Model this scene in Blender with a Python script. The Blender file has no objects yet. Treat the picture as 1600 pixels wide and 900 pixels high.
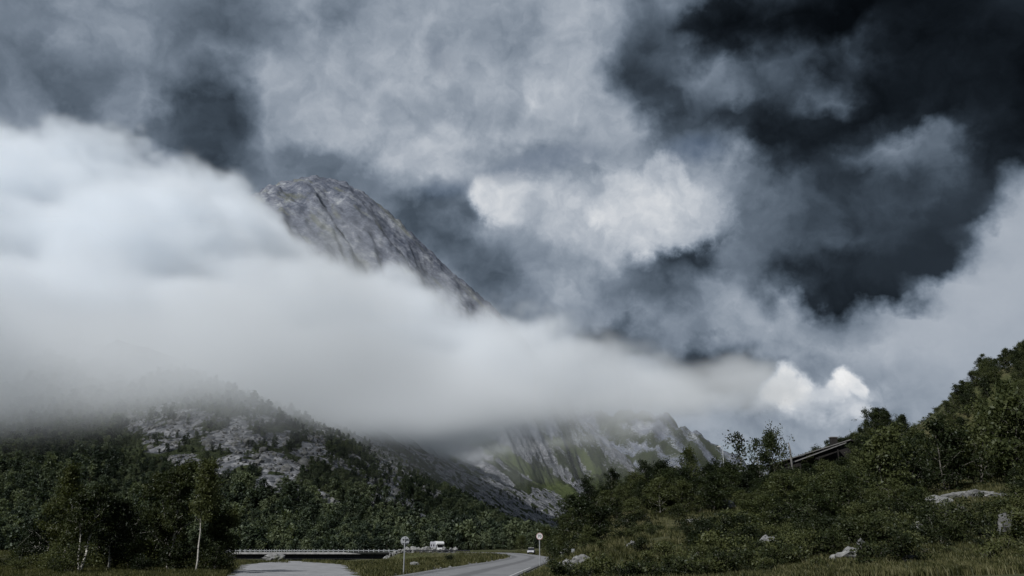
import bpy, math, random
import numpy as np
from mathutils import Vector, Matrix
R = math.radians
rng = np.random.default_rng(7)
random.seed(7)
sc = bpy.context.scene
C = sc.collection

# ------------------------------------------------------------------ camera
PITCH = R(18.1)
FPX = 1244.0                      # focal length in pixels of the 1600 px wide photograph
CAMZ = 1.7
cam = bpy.data.cameras.new('camera')
cam.sensor_width = 36.0
cam.lens = 36.0 * FPX / 1600.0
cam.clip_start = 0.5
cam.clip_end = 40000.0
cam_o = bpy.data.objects.new('camera', cam)
cam_o.location = (0, 0, CAMZ)
cam_o.rotation_euler = (R(90) + PITCH, 0, 0)
C.objects.link(cam_o)
sc.camera = cam_o
CP, SP = math.cos(PITCH), math.sin(PITCH)

def ray(px, py):
    a, b = (px - 800) / FPX, (450 - py) / FPX
    return (a, CP - b * SP, SP + b * CP)

def at(px, py, Y):
    """place on the line of sight through a photograph pixel, at a chosen distance Y"""
    d = ray(px, py)
    k = Y / d[1]
    return Vector((d[0] * k, Y, CAMZ + d[2] * k))

def project(x, y, z):
    z = z - CAMZ
    f = y * CP + z * SP
    u = -y * SP + z * CP
    f = np.where(np.abs(f) < 1e-3, 1e-3, f)
    return 800 + FPX * x / f, 450 - FPX * u / f

# ------------------------------------------------------------------ light
SUN_EL, SUN_AZ = R(40), R(-142)   # azimuth measured from +Y towards +X: high, from behind left
sun_dir = Vector((math.sin(SUN_AZ) * math.cos(SUN_EL), math.cos(SUN_AZ) * math.cos(SUN_EL), math.sin(SUN_EL)))
sl = bpy.data.lights.new('sun', 'SUN')
sl.energy = 4.1
sl.angle = R(0.6)
sl.color = (1.0, 0.992, 0.98)
so = bpy.data.objects.new('sun', sl)
so.rotation_euler = (-sun_dir).to_track_quat('-Z', 'Y').to_euler()
so.location = (-80, -60, 120)
C.objects.link(so)

sc.view_settings.view_transform = 'Standard'
sc.view_settings.look = 'None'
sc.view_settings.exposure = 0.0
sc.view_settings.gamma = 1.0
sc.view_settings.use_curve_mapping = False
cy = sc.cycles
cy.max_bounces = 12
cy.diffuse_bounces = 2
cy.glossy_bounces = 2
cy.transmission_bounces = 3
cy.transparent_max_bounces = 8
cy.volume_bounces = 11
cy.volume_step_rate = 2.0
cy.volume_max_steps = 400
cy.use_denoising = True
cy.caustics_reflective = False
cy.caustics_refractive = False

# ------------------------------------------------------------------ sky: clouds over a Nishita sky, laid out by azimuth and elevation
world = bpy.data.worlds.new('World')
sc.world = world
world.use_nodes = True
wt = world.node_tree
wt.nodes.clear()

class N:
    """small helper that adds nodes to a tree and wires values or sockets"""
    def __init__(s, t): s.t = t
    def new(s, kind, ins=None, **kw):
        n = s.t.nodes.new(kind)
        for k, v in kw.items(): setattr(n, k, v)
        if ins:
            for k, v in ins.items(): s.put(n.inputs[k], v)
        return n
    def put(s, sock, v):
        if isinstance(v, bpy.types.NodeSocket): s.t.links.new(v, sock)
        elif v is not None: sock.default_value = v
    def math(s, op, a, b=None, c=None, clamp=False):
        n = s.t.nodes.new('ShaderNodeMath'); n.operation = op; n.use_clamp = clamp
        s.put(n.inputs[0], a)
        if b is not None: s.put(n.inputs[1], b)
        if c is not None: s.put(n.inputs[2], c)
        return n.outputs[0]
    def vmath(s, op, a, b=None, scale=None):
        n = s.t.nodes.new('ShaderNodeVectorMath'); n.operation = op
        s.put(n.inputs[0], a)
        if b is not None: s.put(n.inputs[1], b)
        if scale is not None: s.put(n.inputs['Scale'], scale)
        return n.outputs[0]
    def smooth(s, v, lo, hi, a=0.0, b=1.0):
        n = s.t.nodes.new('ShaderNodeMapRange'); n.interpolation_type = 'SMOOTHSTEP'
        s.put(n.inputs[0], v); s.put(n.inputs[1], lo); s.put(n.inputs[2], hi); s.put(n.inputs[3], a); s.put(n.inputs[4], b)
        return n.outputs[0]
    def noise(s, vec, scale, detail=4.0, rough=0.5, out=0, dist=0.0):
        n = s.t.nodes.new('ShaderNodeTexNoise')
        s.put(n.inputs['Vector'], vec); s.put(n.inputs['Scale'], scale)
        n.inputs['Detail'].default_value = detail; n.inputs['Roughness'].default_value = rough
        n.inputs['Distortion'].default_value = dist
        return n.outputs[out]
    def mix(s, f, a, b):
        n = s.t.nodes.new('ShaderNodeMix'); n.data_type = 'FLOAT'
        s.put(n.inputs[0], f); s.put(n.inputs[2], a); s.put(n.inputs[3], b)
        return n.outputs[0]
    def mixc(s, f, a, b, blend='MIX'):
        n = s.t.nodes.new('ShaderNodeMix'); n.data_type = 'RGBA'; n.blend_type = blend
        s.put(n.inputs[0], f); s.put(n.inputs[6], a); s.put(n.inputs[7], b)
        return n.outputs[2]
    def ramp(s, v, stops, interp='LINEAR'):
        n = s.t.nodes.new('ShaderNodeValToRGB'); n.color_ramp.interpolation = interp
        e = n.color_ramp.elements
        while len(e) < len(stops): e.new(0.5)
        for k, (p, c) in enumerate(stops):
            e[k].position = p; e[k].color = (*c, 1) if len(c) == 3 else c
        s.put(n.inputs[0], v)
        return n.outputs[0]
w = N(wt)
tc = w.new('ShaderNodeTexCoord')
dirv = tc.outputs['Generated']
sep = w.new('ShaderNodeSeparateXYZ', {0: dirv})
az = w.math('ARCTAN2', sep.outputs[0], sep.outputs[1])
el = w.math('ARCSINE', sep.outputs[2])
pv = w.new('ShaderNodeCombineXYZ', {0: az, 1: el}).outputs[0]
# billowing: domain warp in three sizes
wa = w.vmath('SUBTRACT', w.noise(dirv, 6.0, 2, 0.5, 1), (0.5, 0.5, 0.5))
wb = w.vmath('SUBTRACT', w.noise(dirv, 13.0, 5, 0.56, 1), (0.5, 0.5, 0.5))
pw = w.vmath('ADD', pv, w.vmath('SCALE', wa, scale=0.055))
pw = w.vmath('ADD', pw, w.vmath('SCALE', wb, scale=0.115))
ph = w.vmath('ADD', pv, w.vmath('SCALE', wb, scale=0.046))   # less displaced: cumulus heads
pn = w.vmath('ADD', dirv, w.vmath('SCALE', wb, scale=0.10))
det = w.math('SUBTRACT', w.noise(pn, 26.0, 6, 0.60), 0.5)
rel_a = w.noise(pn, 7.0, 5, 0.52)
rel_b = w.noise(w.vmath('ADD', pn, (-0.016, 0.0, 0.022)), 7.0, 5, 0.52)
relief = w.math('SUBTRACT', rel_a, rel_b)                    # billows lit from upper left

def azel(px, py):
    d = ray(px, py)
    return math.atan2(d[0], d[1]), math.asin(d[2] / math.sqrt(d[0]**2 + d[1]**2 + d[2]**2))

# px, py, rx, ry, rotation (clockwise in the photograph), display value, alpha, lo, hi, ragged, crisp, texture
CLOUDS = [
 # broad fields
 (250, 60, 420, 200, 0, 105, 1, 0, .5, .3, 0, .10), (760, 130, 420, 230, 0, 148, 1, 0, .6, .3, 0, .14),
 (1400, 160, 420, 330, 0, 44, 1, 0, .45, .3, 0, .06), (950, 460, 420, 200, 10, 124, 1, 0, .5, .4, 0, .14),
 (1320, 560, 330, 130, 0, 128, .9, 0, .5, .3, 0, .06), (180, 380, 300, 200, 0, 150, .8, 0, .5, .2, 0, 0),
 (1250, 690, 420, 80, 0, 138, 1, 0, .6, .2, 0, .05),
 # upper left
 (110, 30, 130, 60, 0, 132, .8, 0, .8, .3, 0, 0), (350, 35, 170, 55, 5, 84, .9, 0, .8, .35, 0, 0),
 (60, 110, 90, 40, 25, 92, .9, 0, .8, .3, 0, 0), (250, 90, 110, 45, 0, 116, .7, 0, .8, .4, 0, 0),
 (130, 165, 130, 38, 28, 74, .95, 0, .7, .3, 0, 0), (225, 180, 70, 40, -15, 150, .95, .05, .7, .5, 0, .1),
 (480, 105, 150, 50, 0, 138, .8, 0, .8, .4, 0, .08), (535, 5, 70, 22, 0, 88, .8, 0, .8, .3, 0, 0),
 (330, 195, 110, 95, 35, 56, 1, .08, .55, .45, 0, .04), (390, 245, 60, 50, 30, 70, .9, 0, .7, .4, 0, .05), (270, 235, 90, 36, 25, 60, .9, 0, .7, .3, 0, 0),
 (435, 235, 40, 50, 10, 150, .8, .05, .8, .5, 0, .1), (520, 262, 90, 40, 20, 92, .9, 0, .7, .45, 0, 0), (600, 300, 60, 40, 30, 105, .8, 0, .7, .4, 0, 0),
 # top middle
 (600, 60, 110, 45, 0, 134, .7, 0, .8, .4, 0, .08), (660, 105, 110, 40, 5, 158, .8, 0, .8, .4, 0, .1),
 (800, 70, 110, 60, 0, 124, .8, 0, .8, .35, 0, 0), (690, 80, 40, 30, 30, 118, .8, 0, .9, .3, 0, 0), (895, 95, 80, 90, 20, 162, .85, 0, .8, .4, 0, .1), (920, 20, 80, 40, 0, 144, .7, 0, .8, .3, 0, 0),
 (830, 140, 110, 40, 10, 164, .8, 0, .8, .4, 0, .1), (560, 160, 110, 35, 10, 140, .7, 0, .8, .4, 0, 0), (740, 190, 150, 34, 8, 128, .7, 0, .8, .4, 0, 0),
 (640, 232, 130, 46, 8, 160, .85, 0, .8, .4, 0, .08), (800, 225, 110, 40, -5, 158, .8, 0, .8, .4, 0, .08), (930, 200, 90, 40, -10, 150, .7, 0, .8, .4, 0, 0),
 # blue gap above the cumulus
 (690, 292, 70, 28, -10, 116, .8, 0, .8, .35, 0, 0), (850, 258, 130, 24, -10, 98, .95, 0, .7, .35, 0, 0), (1090, 232, 60, 30, 10, 104, .95, 0, .7, .3, 0, 0),
 # dark clouds left and right of the lit cumulus
 (1010, 70, 60, 80, 10, 70, .9, 0, .7, .4, 0, .04), (1030, 140, 75, 60, 20, 52, .95, .05, .6, .45, 0, .04),
 (1190, 300, 110, 80, 30, 92, .9, 0, .7, .4, 0, .08),
 # lit cumulus
 (960, 325, 280, 125, 0, 152, .9, 0, .8, .3, 0, .1), (1020, 400, 170, 50, 0, 130, .7, 0, .9, .3, 0, .1), (760, 350, 90, 60, 20, 138, .6, 0, .9, .3, 0, 0),
 (795, 312, 66, 46, 0, 180, .92, .10, .42, .5, 1, .10), (870, 325, 75, 60, 0, 168, .85, .08, .5, .6, 1, .12), (965, 310, 80, 62, 0, 174, .9, .10, .45, .6, 1, .12),
 (1035, 278, 46, 48, 0, 172, .92, .10, .42, .5, 1, .10), (1045, 345, 105, 66, 0, 178, .9, .08, .5, .6, 1, .10), (930, 380, 130, 60, 0, 158, .8, 0, .8, .5, 0, .1), (1110, 300, 50, 70, 15, 140, .8, .05, .7, .5, 0, .08),
 (820, 400, 70, 50, 20, 140, .7, 0, .8, .4, 0, .1), (908, 335, 12, 46, 18, 118, .6, 0, .8, .5, 0, 0), (985, 340, 18, 14, 0, 150, .6, 0, .9, .5, 0, 0),
 # dark band below it
 (685, 345, 78, 44, 28, 66, 1, .05, .6, .5, 0, .04), (745, 400, 62, 44, 40, 76, .95, .05, .65, .5, 0, .04), (800, 462, 50, 50, 40, 76, .85, 0, .7, .4, 0, 0),
 (865, 440, 80, 50, -10, 142, .85, 0, .8, .5, 0, .1), (870, 500, 90, 50, 20, 122, .8, 0, .8, .4, 0, .05),
 (1060, 425, 90, 42, -8, 56, 1, .05, .6, .45, 0, .04), (975, 458, 60, 34, 0, 78, .9, 0, .7, .5, 0, .05), (965, 538, 80, 42, 10, 60, .95, .05, .65, .45, 0, .04),
 (925, 470, 40, 50, 20, 116, .7, 0, .8, .5, 0, .08), (1140, 455, 70, 30, -15, 122, .8, 0, .7, .5, 0, .08), (1150, 490, 80, 40, 10, 142, .9, 0, .7, .45, 0, .1), (1090, 505, 60, 40, 0, 116, .7, 0, .8, .4, 0, .06),
 (1125, 585, 90, 58, 20, 50, 1, .05, .6, .45, 0, .03), (1040, 555, 60, 34, 10, 84, .8, 0, .7, .4, 0, .04), (1165, 615, 40, 24, 0, 52, .9, .05, .6, .4, 0, 0),
 # the dark mass on the right
 (1480, 120, 260, 170, 20, 28, 1, 0, .5, .3, 0, 0), (1130, 40, 80, 60, 0, 30, .95, 0, .6, .4, 0, .02), (1300, 20, 200, 50, 0, 24, .95, 0, .7, .3, 0, 0),
 (1115, 115, 60, 50, 10, 112, .95, .05, .7, .5, 0, .08), (1225, 95, 75, 50, 0, 76, .9, 0, .7, .5, 0, .08), (1340, 75, 50, 40, 10, 70, .9, 0, .7, .5, 0, .05), (1265, 142, 60, 18, 12, 98, .9, 0, .7, .4, 0, .05),
 (1225, 205, 120, 62, 12, 36, 1, .05, .55, .4, 0, .02), (1145, 165, 50, 18, 30, 44, .9, 0, .6, .4, 0, 0),
 (1410, 230, 115, 44, 10, 112, .95, 0, .8, .3, 0, .06), (1480, 270, 70, 40, 30, 86, .8, 0, .8, .3, 0, 0), (1555, 230, 70, 120, 0, 34, .9, 0, .7, .3, 0, 0),
 (1330, 320, 130, 60, 15, 54, .95, 0, .6, .4, 0, .04), (1190, 395, 80, 50, 10, 84, .9, 0, .7, .5, 0, .08), (1215, 325, 60, 40, 20, 78, .8, 0, .7, .5, 0, .06), (1290, 370, 90, 40, 10, 62, .8, 0, .7, .4, 0, .04),
 (1440, 330, 150, 60, 20, 58, .9, 0, .7, .3, 0, .03), (1340, 440, 160, 60, 0, 38, 1, .03, .5, .35, 0, .02), (1430, 390, 110, 50, -20, 46, .95, 0, .6, .3, 0, .02), (1530, 330, 60, 80, 30, 50, .9, 0, .6, .3, 0, 0),
 # the grey bank climbing to the right edge
 (1200, 525, 80, 34, 0, 142, .9, 0, .8, .35, 0, .05), (1300, 528, 80, 26, -8, 138, .95, 0, .6, .3, 0, .04), (1390, 525, 110, 42, -14, 152, 1, .02, .5, .2, 0, .03),
 (1480, 500, 110, 56, -30, 158, 1, .02, .4, .15, 0, .02), (1585, 445, 110, 100, -40, 160, 1, .02, .35, .12, 0, .02), (1680, 380, 120, 140, 0, 158, 1, .02, .4, .12, 0, .02), (1560, 570, 180, 90, 0, 156, 1, 0, .6, .15, 0, .02),
 (1300, 580, 80, 44, 0, 118, .85, 0, .8, .3, 0, .03), (1430, 600, 80, 40, 0, 142, .8, 0, .8, .2, 0, .02),
 (1200, 665, 90, 50, 0, 132, .9, 0, .8, .2, 0, .03), (1150, 705, 70, 26, 20, 142, .8, 0, .8, .2, 0, 0),
 # small brilliant cumulus over the hill
 (1285, 626, 92, 32, 0, 176, .9, .0, .7, .8, 1, .10), (1265, 606, 60, 26, 0, 170, .6, 0, .9, .8, 1, 0), (1180, 634, 30, 10, -20, 166, .5, .0, .8, .6, 1, 0),
 (1240, 624, 40, 20, 0, 198, .9, .04, .6, .8, 1, 0), (1206, 608, 24, 22, 0, 208, .9, .04, .65, .9, 1, 0), (1228, 592, 32, 28, 0, 222, .95, .04, .6, .9, 1, 0), (1254, 604, 30, 26, 0, 214, .92, .04, .65, .9, 1, 0),
 (1328, 592, 22, 20, 0, 218, .92, .04, .65, .9, 1, 0), (1343, 600, 15, 18, 0, 210, .9, .05, .5, .8, 1, 0), (1313, 608, 22, 15, 0, 206, .9, .05, .55, .8, 1, 0), (1340, 630, 22, 22, 0, 186, .8, .02, .7, .8, 1, 0), (1290, 618, 34, 18, 0, 196, .9, .02, .6, .9, 1, 0), (1222, 622, 34, 16, 0, 206, .9, .02, .6, .9, 1, 0), (1268, 650, 24, 22, 0, 180, .65, 0, .9, .6, 1, 0),
 (1222, 655, 46, 26, 0, 132, .9, 0, .7, .3, 0, 0), (1182, 667, 12, 9, 0, 108, .7, 0, .9, .2, 0, 0),
]

# the soft cloud map: blobs gathered on an azimuth / elevation grid, read by colour ramps
NR, NC = 33, 64
AZ0, AZ1, EL0, EL1 = R(-40), R(40), R(-2), R(42)
ga = np.linspace(AZ0, AZ1, NC); ge = np.linspace(EL0, EL1, NR)
GA, GE = np.meshgrid(ga, ge)
def sstep(x, lo, hi):
    t = np.clip((x - lo) / (hi - lo), 0, 1)
    return t * t * (3 - 2 * t)
grid = np.full(GA.shape, 0.42)
for (px, py, rx, ry, rot, val, alpha, lo, hi, rag, crisp, tex) in CLOUDS:
    if crisp: continue
    a0, e0 = azel(px, py); a1, _ = azel(px + 10, py); _, e1 = azel(px, py - 10)
    u, v = (GA - a0) / ((a1 - a0) / 10), -(GE - e0) / ((e1 - e0) / 10)
    c_, s_ = math.cos(R(rot)), math.sin(R(rot))
    p, q = (u * c_ + v * s_) / (rx * 1.25), (-u * s_ + v * c_) / (ry * 1.25)
    f = alpha * sstep(1 - np.sqrt(p * p + q * q), lo, hi)
    grid = grid * (1 - f) + f * val / 255.0
sp = w.new('ShaderNodeSeparateXYZ', {0: pw})
un = w.math('MULTIPLY_ADD', sp.outputs[0], 1 / (AZ1 - AZ0), -AZ0 / (AZ1 - AZ0))
ul = w.math('MULTIPLY', un, 2.0)
ur = w.math('MULTIPLY_ADD', un, 2.0, -1.0)
vn = w.math('MULTIPLY_ADD', sp.outputs[1], (NR - 1) / (EL1 - EL0), -EL0 * (NR - 1) / (EL1 - EL0))
vn = w.math('MINIMUM', w.math('MAXIMUM', vn, 0.0), NR - 1.001)
side = w.math('GREATER_THAN', un, 0.5)
lum = None
for k in range(0, NR, 3):
    halves = []
    for lo_, uu in ((0, ul), (1, ur)):
        pos = np.linspace(0, 1, 32)
        az_s = AZ0 + (AZ1 - AZ0) * (lo_ + pos) / 2
        rows = [np.interp(az_s, ga, grid[min(k + r, NR - 1)]) for r in range(3)]
        halves.append(w.ramp(uu, [(float(pos[i]), (float(rows[0][i]), float(rows[1][i]), float(rows[2][i]))) for i in range(32)]))
    colr = w.mixc(side, halves[0], halves[1])
    wv = w.vmath('SUBTRACT', w.new('ShaderNodeCombineXYZ', {0: vn, 1: vn, 2: vn}).outputs[0], (k, k + 1, k + 2))
    wv = w.vmath('MAXIMUM', w.vmath('SUBTRACT', (1, 1, 1), w.vmath('ABSOLUTE', wv)), (0, 0, 0))
    dn = w.new('ShaderNodeVectorMath', {0: colr, 1: wv}, operation='DOT_PRODUCT').outputs['Value']
    lum = dn if lum is None else w.math('ADD', lum, dn)
# round the rest of the sky: the same broken grey cloud
rest = w.math('MULTIPLY_ADD', w.noise(pn, 2.6, 5, 0.55), 1.3, -0.27)
aa = w.math('ABSOLUTE', az)
lum = w.mix(w.math('MAXIMUM', w.smooth(aa, R(36), R(46)), w.smooth(el, R(38), R(46))), lum, rest)

def head_mask(px, py, rx, ry, rot, alpha, lo, hi, rag):
    a0, e0 = azel(px, py)
    a1, _ = azel(px + 10, py); _, e1 = azel(px, py - 10)
    m = w.new('ShaderNodeMapping', {0: ph}, vector_type='TEXTURE')
    m.inputs[1].default_value = (a0, e0, 0)
    m.inputs[2].default_value = (0, 0, R(-rot))
    m.inputs[3].default_value = (rx * 1.25 * (a1 - a0) / 10, ry * 1.25 * (e1 - e0) / 10, 1)
    g = w.new('ShaderNodeTexGradient', {0: m.outputs[0]}, gradient_type='SPHERICAL')
    edge = w.math('MULTIPLY', det, w.math('MULTIPLY', w.math('MULTIPLY', g.outputs['Fac'], 5.0, clamp=True), rag))
    return w.smooth(w.math('ADD', edge, g.outputs['Fac']), lo, hi, 0.0, alpha)
for (px, py, rx, ry, rot, val, alpha, lo, hi, rag, crisp, tex) in CLOUDS:
    if crisp: lum = w.mix(head_mask(px, py, rx, ry, rot, alpha, lo, hi, rag), lum, val / 255.0)
# fine structure, strongest in the half-lit cloud
calm = head_mask(1570, 470, 260, 200, 0, .8, 0, .5, .1)            # the bank on the right is smooth
amp = w.math('MULTIPLY', w.math('MULTIPLY_ADD', lum, 0.95, 0.09), w.math('SUBTRACT', 1.0, calm))
lum = w.math('MULTIPLY_ADD', w.math('MULTIPLY', relief, amp), 0.95, lum)
lum = w.math('MULTIPLY_ADD', w.math('MULTIPLY', det, amp), 0.24, lum)
lum = w.math('ADD', lum, w.smooth(lum, 0.10, 0.34, 0.0, 0.055))
lum = w.math('MINIMUM', w.math('MAXIMUM', lum, 0.03), 0.93)
lin = w.math('POWER', lum, 2.2)
tint = w.ramp(lum, [(0.0, (0.66, 0.98, 1.40)), (0.30, (0.74, 1.0, 1.34)), (0.50, (0.82, 1.0, 1.25)), (0.68, (0.90, 1.0, 1.14)), (0.9, (0.99, 1.0, 1.01))])
ccol = w.vmath('SCALE', tint, scale=lin)
sky = w.new('ShaderNodeTexSky', sky_type='NISHITA', sun_disc=False, sun_elevation=SUN_EL, sun_rotation=SUN_AZ % (2 * math.pi), air_density=1.0, dust_density=1.0)
skyc = w.vmath('SCALE', sky.outputs[0], scale=0.05)
# thin places in the deck where the blue shows through
gf = None
for g in [(850, 256, 120, 24, -10, .40), (1090, 232, 56, 28, 10, .45), (690, 90, 36, 30, 30, .2), (700, 295, 50, 22, -10, .3), (1160, 707, 40, 20, 0, .35)]:
    m = head_mask(*g, 0, .8, .4)
    gf = m if gf is None else w.math('MAXIMUM', gf, m)
skymix = w.mixc(gf, ccol, skyc)
bg = w.new('ShaderNodeBackground', {0: skymix, 1: 1.0})
wo = w.new('ShaderNodeOutputWorld', {0: bg.outputs[0]})
world.cycles.sampling_method = 'MANUAL'
world.cycles.sample_map_resolution = 256
# ------------------------------------------------------------------ noise and mesh helpers
_perm = rng.permutation(4096)
_g2 = rng.uniform(0, 2 * np.pi, 4096)
_gx, _gy = np.cos(_g2), np.sin(_g2)
def perlin(x, y, seed=0):
    x = np.asarray(x, float); y = np.asarray(y, float)
    xi = np.floor(x).astype(int); yi = np.floor(y).astype(int)
    xf, yf = x - xi, y - yi
    u = xf * xf * xf * (xf * (xf * 6 - 15) + 10); v = yf * yf * yf * (yf * (yf * 6 - 15) + 10)
    def g(ix, iy, dx, dy):
        h = _perm[(_perm[(ix + seed * 131) & 4095] + iy) & 4095]
        return _gx[h] * dx + _gy[h] * dy
    a = g(xi, yi, xf, yf); b = g(xi + 1, yi, xf - 1, yf)
    c = g(xi, yi + 1, xf, yf - 1); d = g(xi + 1, yi + 1, xf - 1, yf - 1)
    return (a + (b - a) * u) * (1 - v) + (c + (d - c) * u) * v
def fbm(x, y, octv=4, seed=0, gain=0.5, ridged=False):
    s, a, f = 0.0, 1.0, 1.0
    for o in range(octv):
        n = perlin(x * f + 17.3 * o, y * f - 9.1 * o, seed + o)
        s = s + a * ((1 - 2 * np.abs(n)) - 0.5 if ridged else n)
        a *= gain; f *= 2.03
    return s

def mesh_arrays(name, V, F, mat=None, smooth=False):
    """mesh from numpy vertex and (equal sided) face arrays"""
    V = np.asarray(V, np.float32); F = np.asarray(F, np.int32)
    me = bpy.data.meshes.new(name)
    nf, k = F.shape
    me.vertices.add(len(V)); me.vertices.foreach_set('co', V.ravel())
    me.loops.add(nf * k); me.loops.foreach_set('vertex_index', F.ravel())
    me.polygons.add(nf)
    me.polygons.foreach_set('loop_start', np.arange(0, nf * k, k, dtype=np.int32))
    if smooth: me.polygons.foreach_set('use_smooth', np.ones(nf, bool))
    me.update(calc_edges=True)
    if mat: me.materials.append(mat)
    return me

class MB:
    """collects boxes, prisms, tubes into one mesh"""
    def __init__(s): s.v = []; s.f = []
    def add(s, V, F):
        o = len(s.v); s.v += [tuple(p) for p in V]; s.f += [tuple(i + o for i in f) for f in F]
    def box(s, x0, x1, y0, y1, z0, z1, M=None):
        V = [Vector((x, y, z)) for z in (z0, z1) for y in (y0, y1) for x in (x0, x1)]
        if M: V = [M @ p for p in V]
        s.add(V, [(0, 2, 3, 1), (4, 5, 7, 6), (0, 1, 5, 4), (2, 6, 7, 3), (0, 4, 6, 2), (1, 3, 7, 5)])
    def tube(s, pts, rad, n=6, cap=True):
        pts = [Vector(p) for p in pts]
        if not hasattr(rad, '__len__'): rad = [rad] * len(pts)
        V, F = [], []
        for i, p in enumerate(pts):
            t = (pts[min(i + 1, len(pts) - 1)] - pts[max(i - 1, 0)]).normalized()
            a = t.orthogonal().normalized() if abs(t.z) > 0.99 else t.cross(Vector((0, 0, 1))).normalized()
            b = t.cross(a)
            for k in range(n):
                an = 2 * math.pi * k / n
                V.append(p + (a * math.cos(an) + b * math.sin(an)) * rad[i])
        for i in range(len(pts) - 1):
            for k in range(n):
                F.append((i * n + k, i * n + (k + 1) % n, (i + 1) * n + (k + 1) % n, (i + 1) * n + k))
        if cap:
            F.append(tuple(range(n - 1, -1, -1))); F.append(tuple((len(pts) - 1) * n + k for k in range(n)))
        s.add(V, F)
    def prism(s, poly, y0, y1, M=None):
        """polygon in x,z pushed from y0 to y1"""
        n = len(poly)
        V = [Vector((x, y, z)) for y in (y0, y1) for x, z in poly]
        if M: V = [M @ p for p in V]
        s.add(V, [tuple(range(n)), tuple(range(2 * n - 1, n - 1, -1))] + [(k, k + n, (k + 1) % n + n, (k + 1) % n) for k in range(n)])
    def disc(s, c, r, y0, y1, n=28):
        s.prism([(c[0] + r * math.cos(2 * math.pi * k / n), c[1] + r * math.sin(2 * math.pi * k / n)) for k in range(n)], y0, y1)
    def build(s, name, mat, parent=None, smooth=False, bevel=0):
        me = bpy.data.meshes.new(name)
        me.from_pydata(s.v, [], s.f); me.update()
        me.materials.append(mat)
        if smooth:
            for p in me.polygons: p.use_smooth = True
        return link(name, me, parent, bevel)

def link(name, me, parent=None, bevel=0):
    o = bpy.data.objects.new(name, me); C.objects.link(o)
    if parent: o.parent = parent
    if bevel:
        b = o.modifiers.new('bevel', 'BEVEL'); b.width = bevel; b.segments = 2; b.limit_method = 'ANGLE'
    return o
def tag(o, label=None, cat=None, group=None, kind=None):
    for k, v in (('label', label), ('category', cat), ('group', group), ('kind', kind)):
        if v: o[k] = v
    return o
def empty(name, loc, rz=0.0):
    o = bpy.data.objects.new(name, None); C.objects.link(o)
    o.location = loc; o.rotation_euler = (0, 0, rz); o.empty_display_size = 0.3
    return o
def copy_tree(o, parent=None):
    c = o.copy(); C.objects.link(c); c.parent = parent
    for ch in o.children: copy_tree(ch, c)
    return c

# ------------------------------------------------------------------ materials
def material(name):
    m = bpy.data.materials.new(name); m.use_nodes = True
    t = m.node_tree; n = N(t)
    b = t.nodes['Principled BSDF']
    b.inputs['Specular IOR Level'].default_value = 0.3
    return m, n, b
def plain(name, col, rough=0.6, metal=0.0, var=0.25, scale=3.0, bump=0.0, spec=0.3):
    """a coloured surface with blotchy wear and fine relief"""
    m, n, b = material(name)
    tcn = n.new('ShaderNodeTexCoord').outputs['Object']
    f = n.noise(tcn, scale, 6, 0.65)
    c2 = tuple(c * (1 - var) for c in col); c1 = tuple(min(1, c * (1 + var)) for c in col)
    n.put(b.inputs['Base Color'], n.ramp(f, [(0.3, c2), (0.7, c1)]))
    b.inputs['Roughness'].default_value = rough; b.inputs['Metallic'].default_value = metal
    b.inputs['Specular IOR Level'].default_value = spec
    if bump:
        bn = n.new('ShaderNodeBump', {'Height': n.noise(tcn, scale * 6, 5, 0.6), 'Strength': bump, 'Distance': 0.05})
        n.put(b.inputs['Normal'], bn.outputs[0])
    return m

def ground_material():
    m, n, b = material('grass_earth')
    tcn = n.new('ShaderNodeTexCoord').outputs['Object']
    big = n.noise(tcn, 0.06, 5, 0.6); fine = n.noise(tcn, 1.6, 6, 0.7)
    g1 = n.ramp(fine, [(0.25, (0.018, 0.024, 0.008)), (0.5, (0.046, 0.052, 0.018)), (0.75, (0.105, 0.102, 0.044))])
    g2 = n.ramp(fine, [(0.25, (0.030, 0.028, 0.014)), (0.55, (0.075, 0.070, 0.030)), (0.8, (0.14, 0.125, 0.065))])
    c = n.mixc(n.smooth(big, 0.45, 0.62), g1, g2)
    at_ = n.new('ShaderNodeAttribute', attribute_name='gravel').outputs['Fac']
    gv = n.ramp(n.noise(tcn, 5.0, 5, 0.8), [(0.2, (0.10, 0.10, 0.10)), (0.5, (0.17, 0.17, 0.17)), (0.8, (0.28, 0.275, 0.27))])
    c = n.mixc(n.smooth(n.math('MULTIPLY_ADD', n.math('SUBTRACT', fine, 0.5), 0.9, at_), 0.4, 0.6), c, gv)
    n.put(b.inputs['Base Color'], c); b.inputs['Roughness'].default_value = 0.95
    bn = n.new('ShaderNodeBump', {'Height': fine, 'Strength': 0.9, 'Distance': 0.35})
    n.put(b.inputs['Normal'], bn.outputs[0])
    return m

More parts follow.
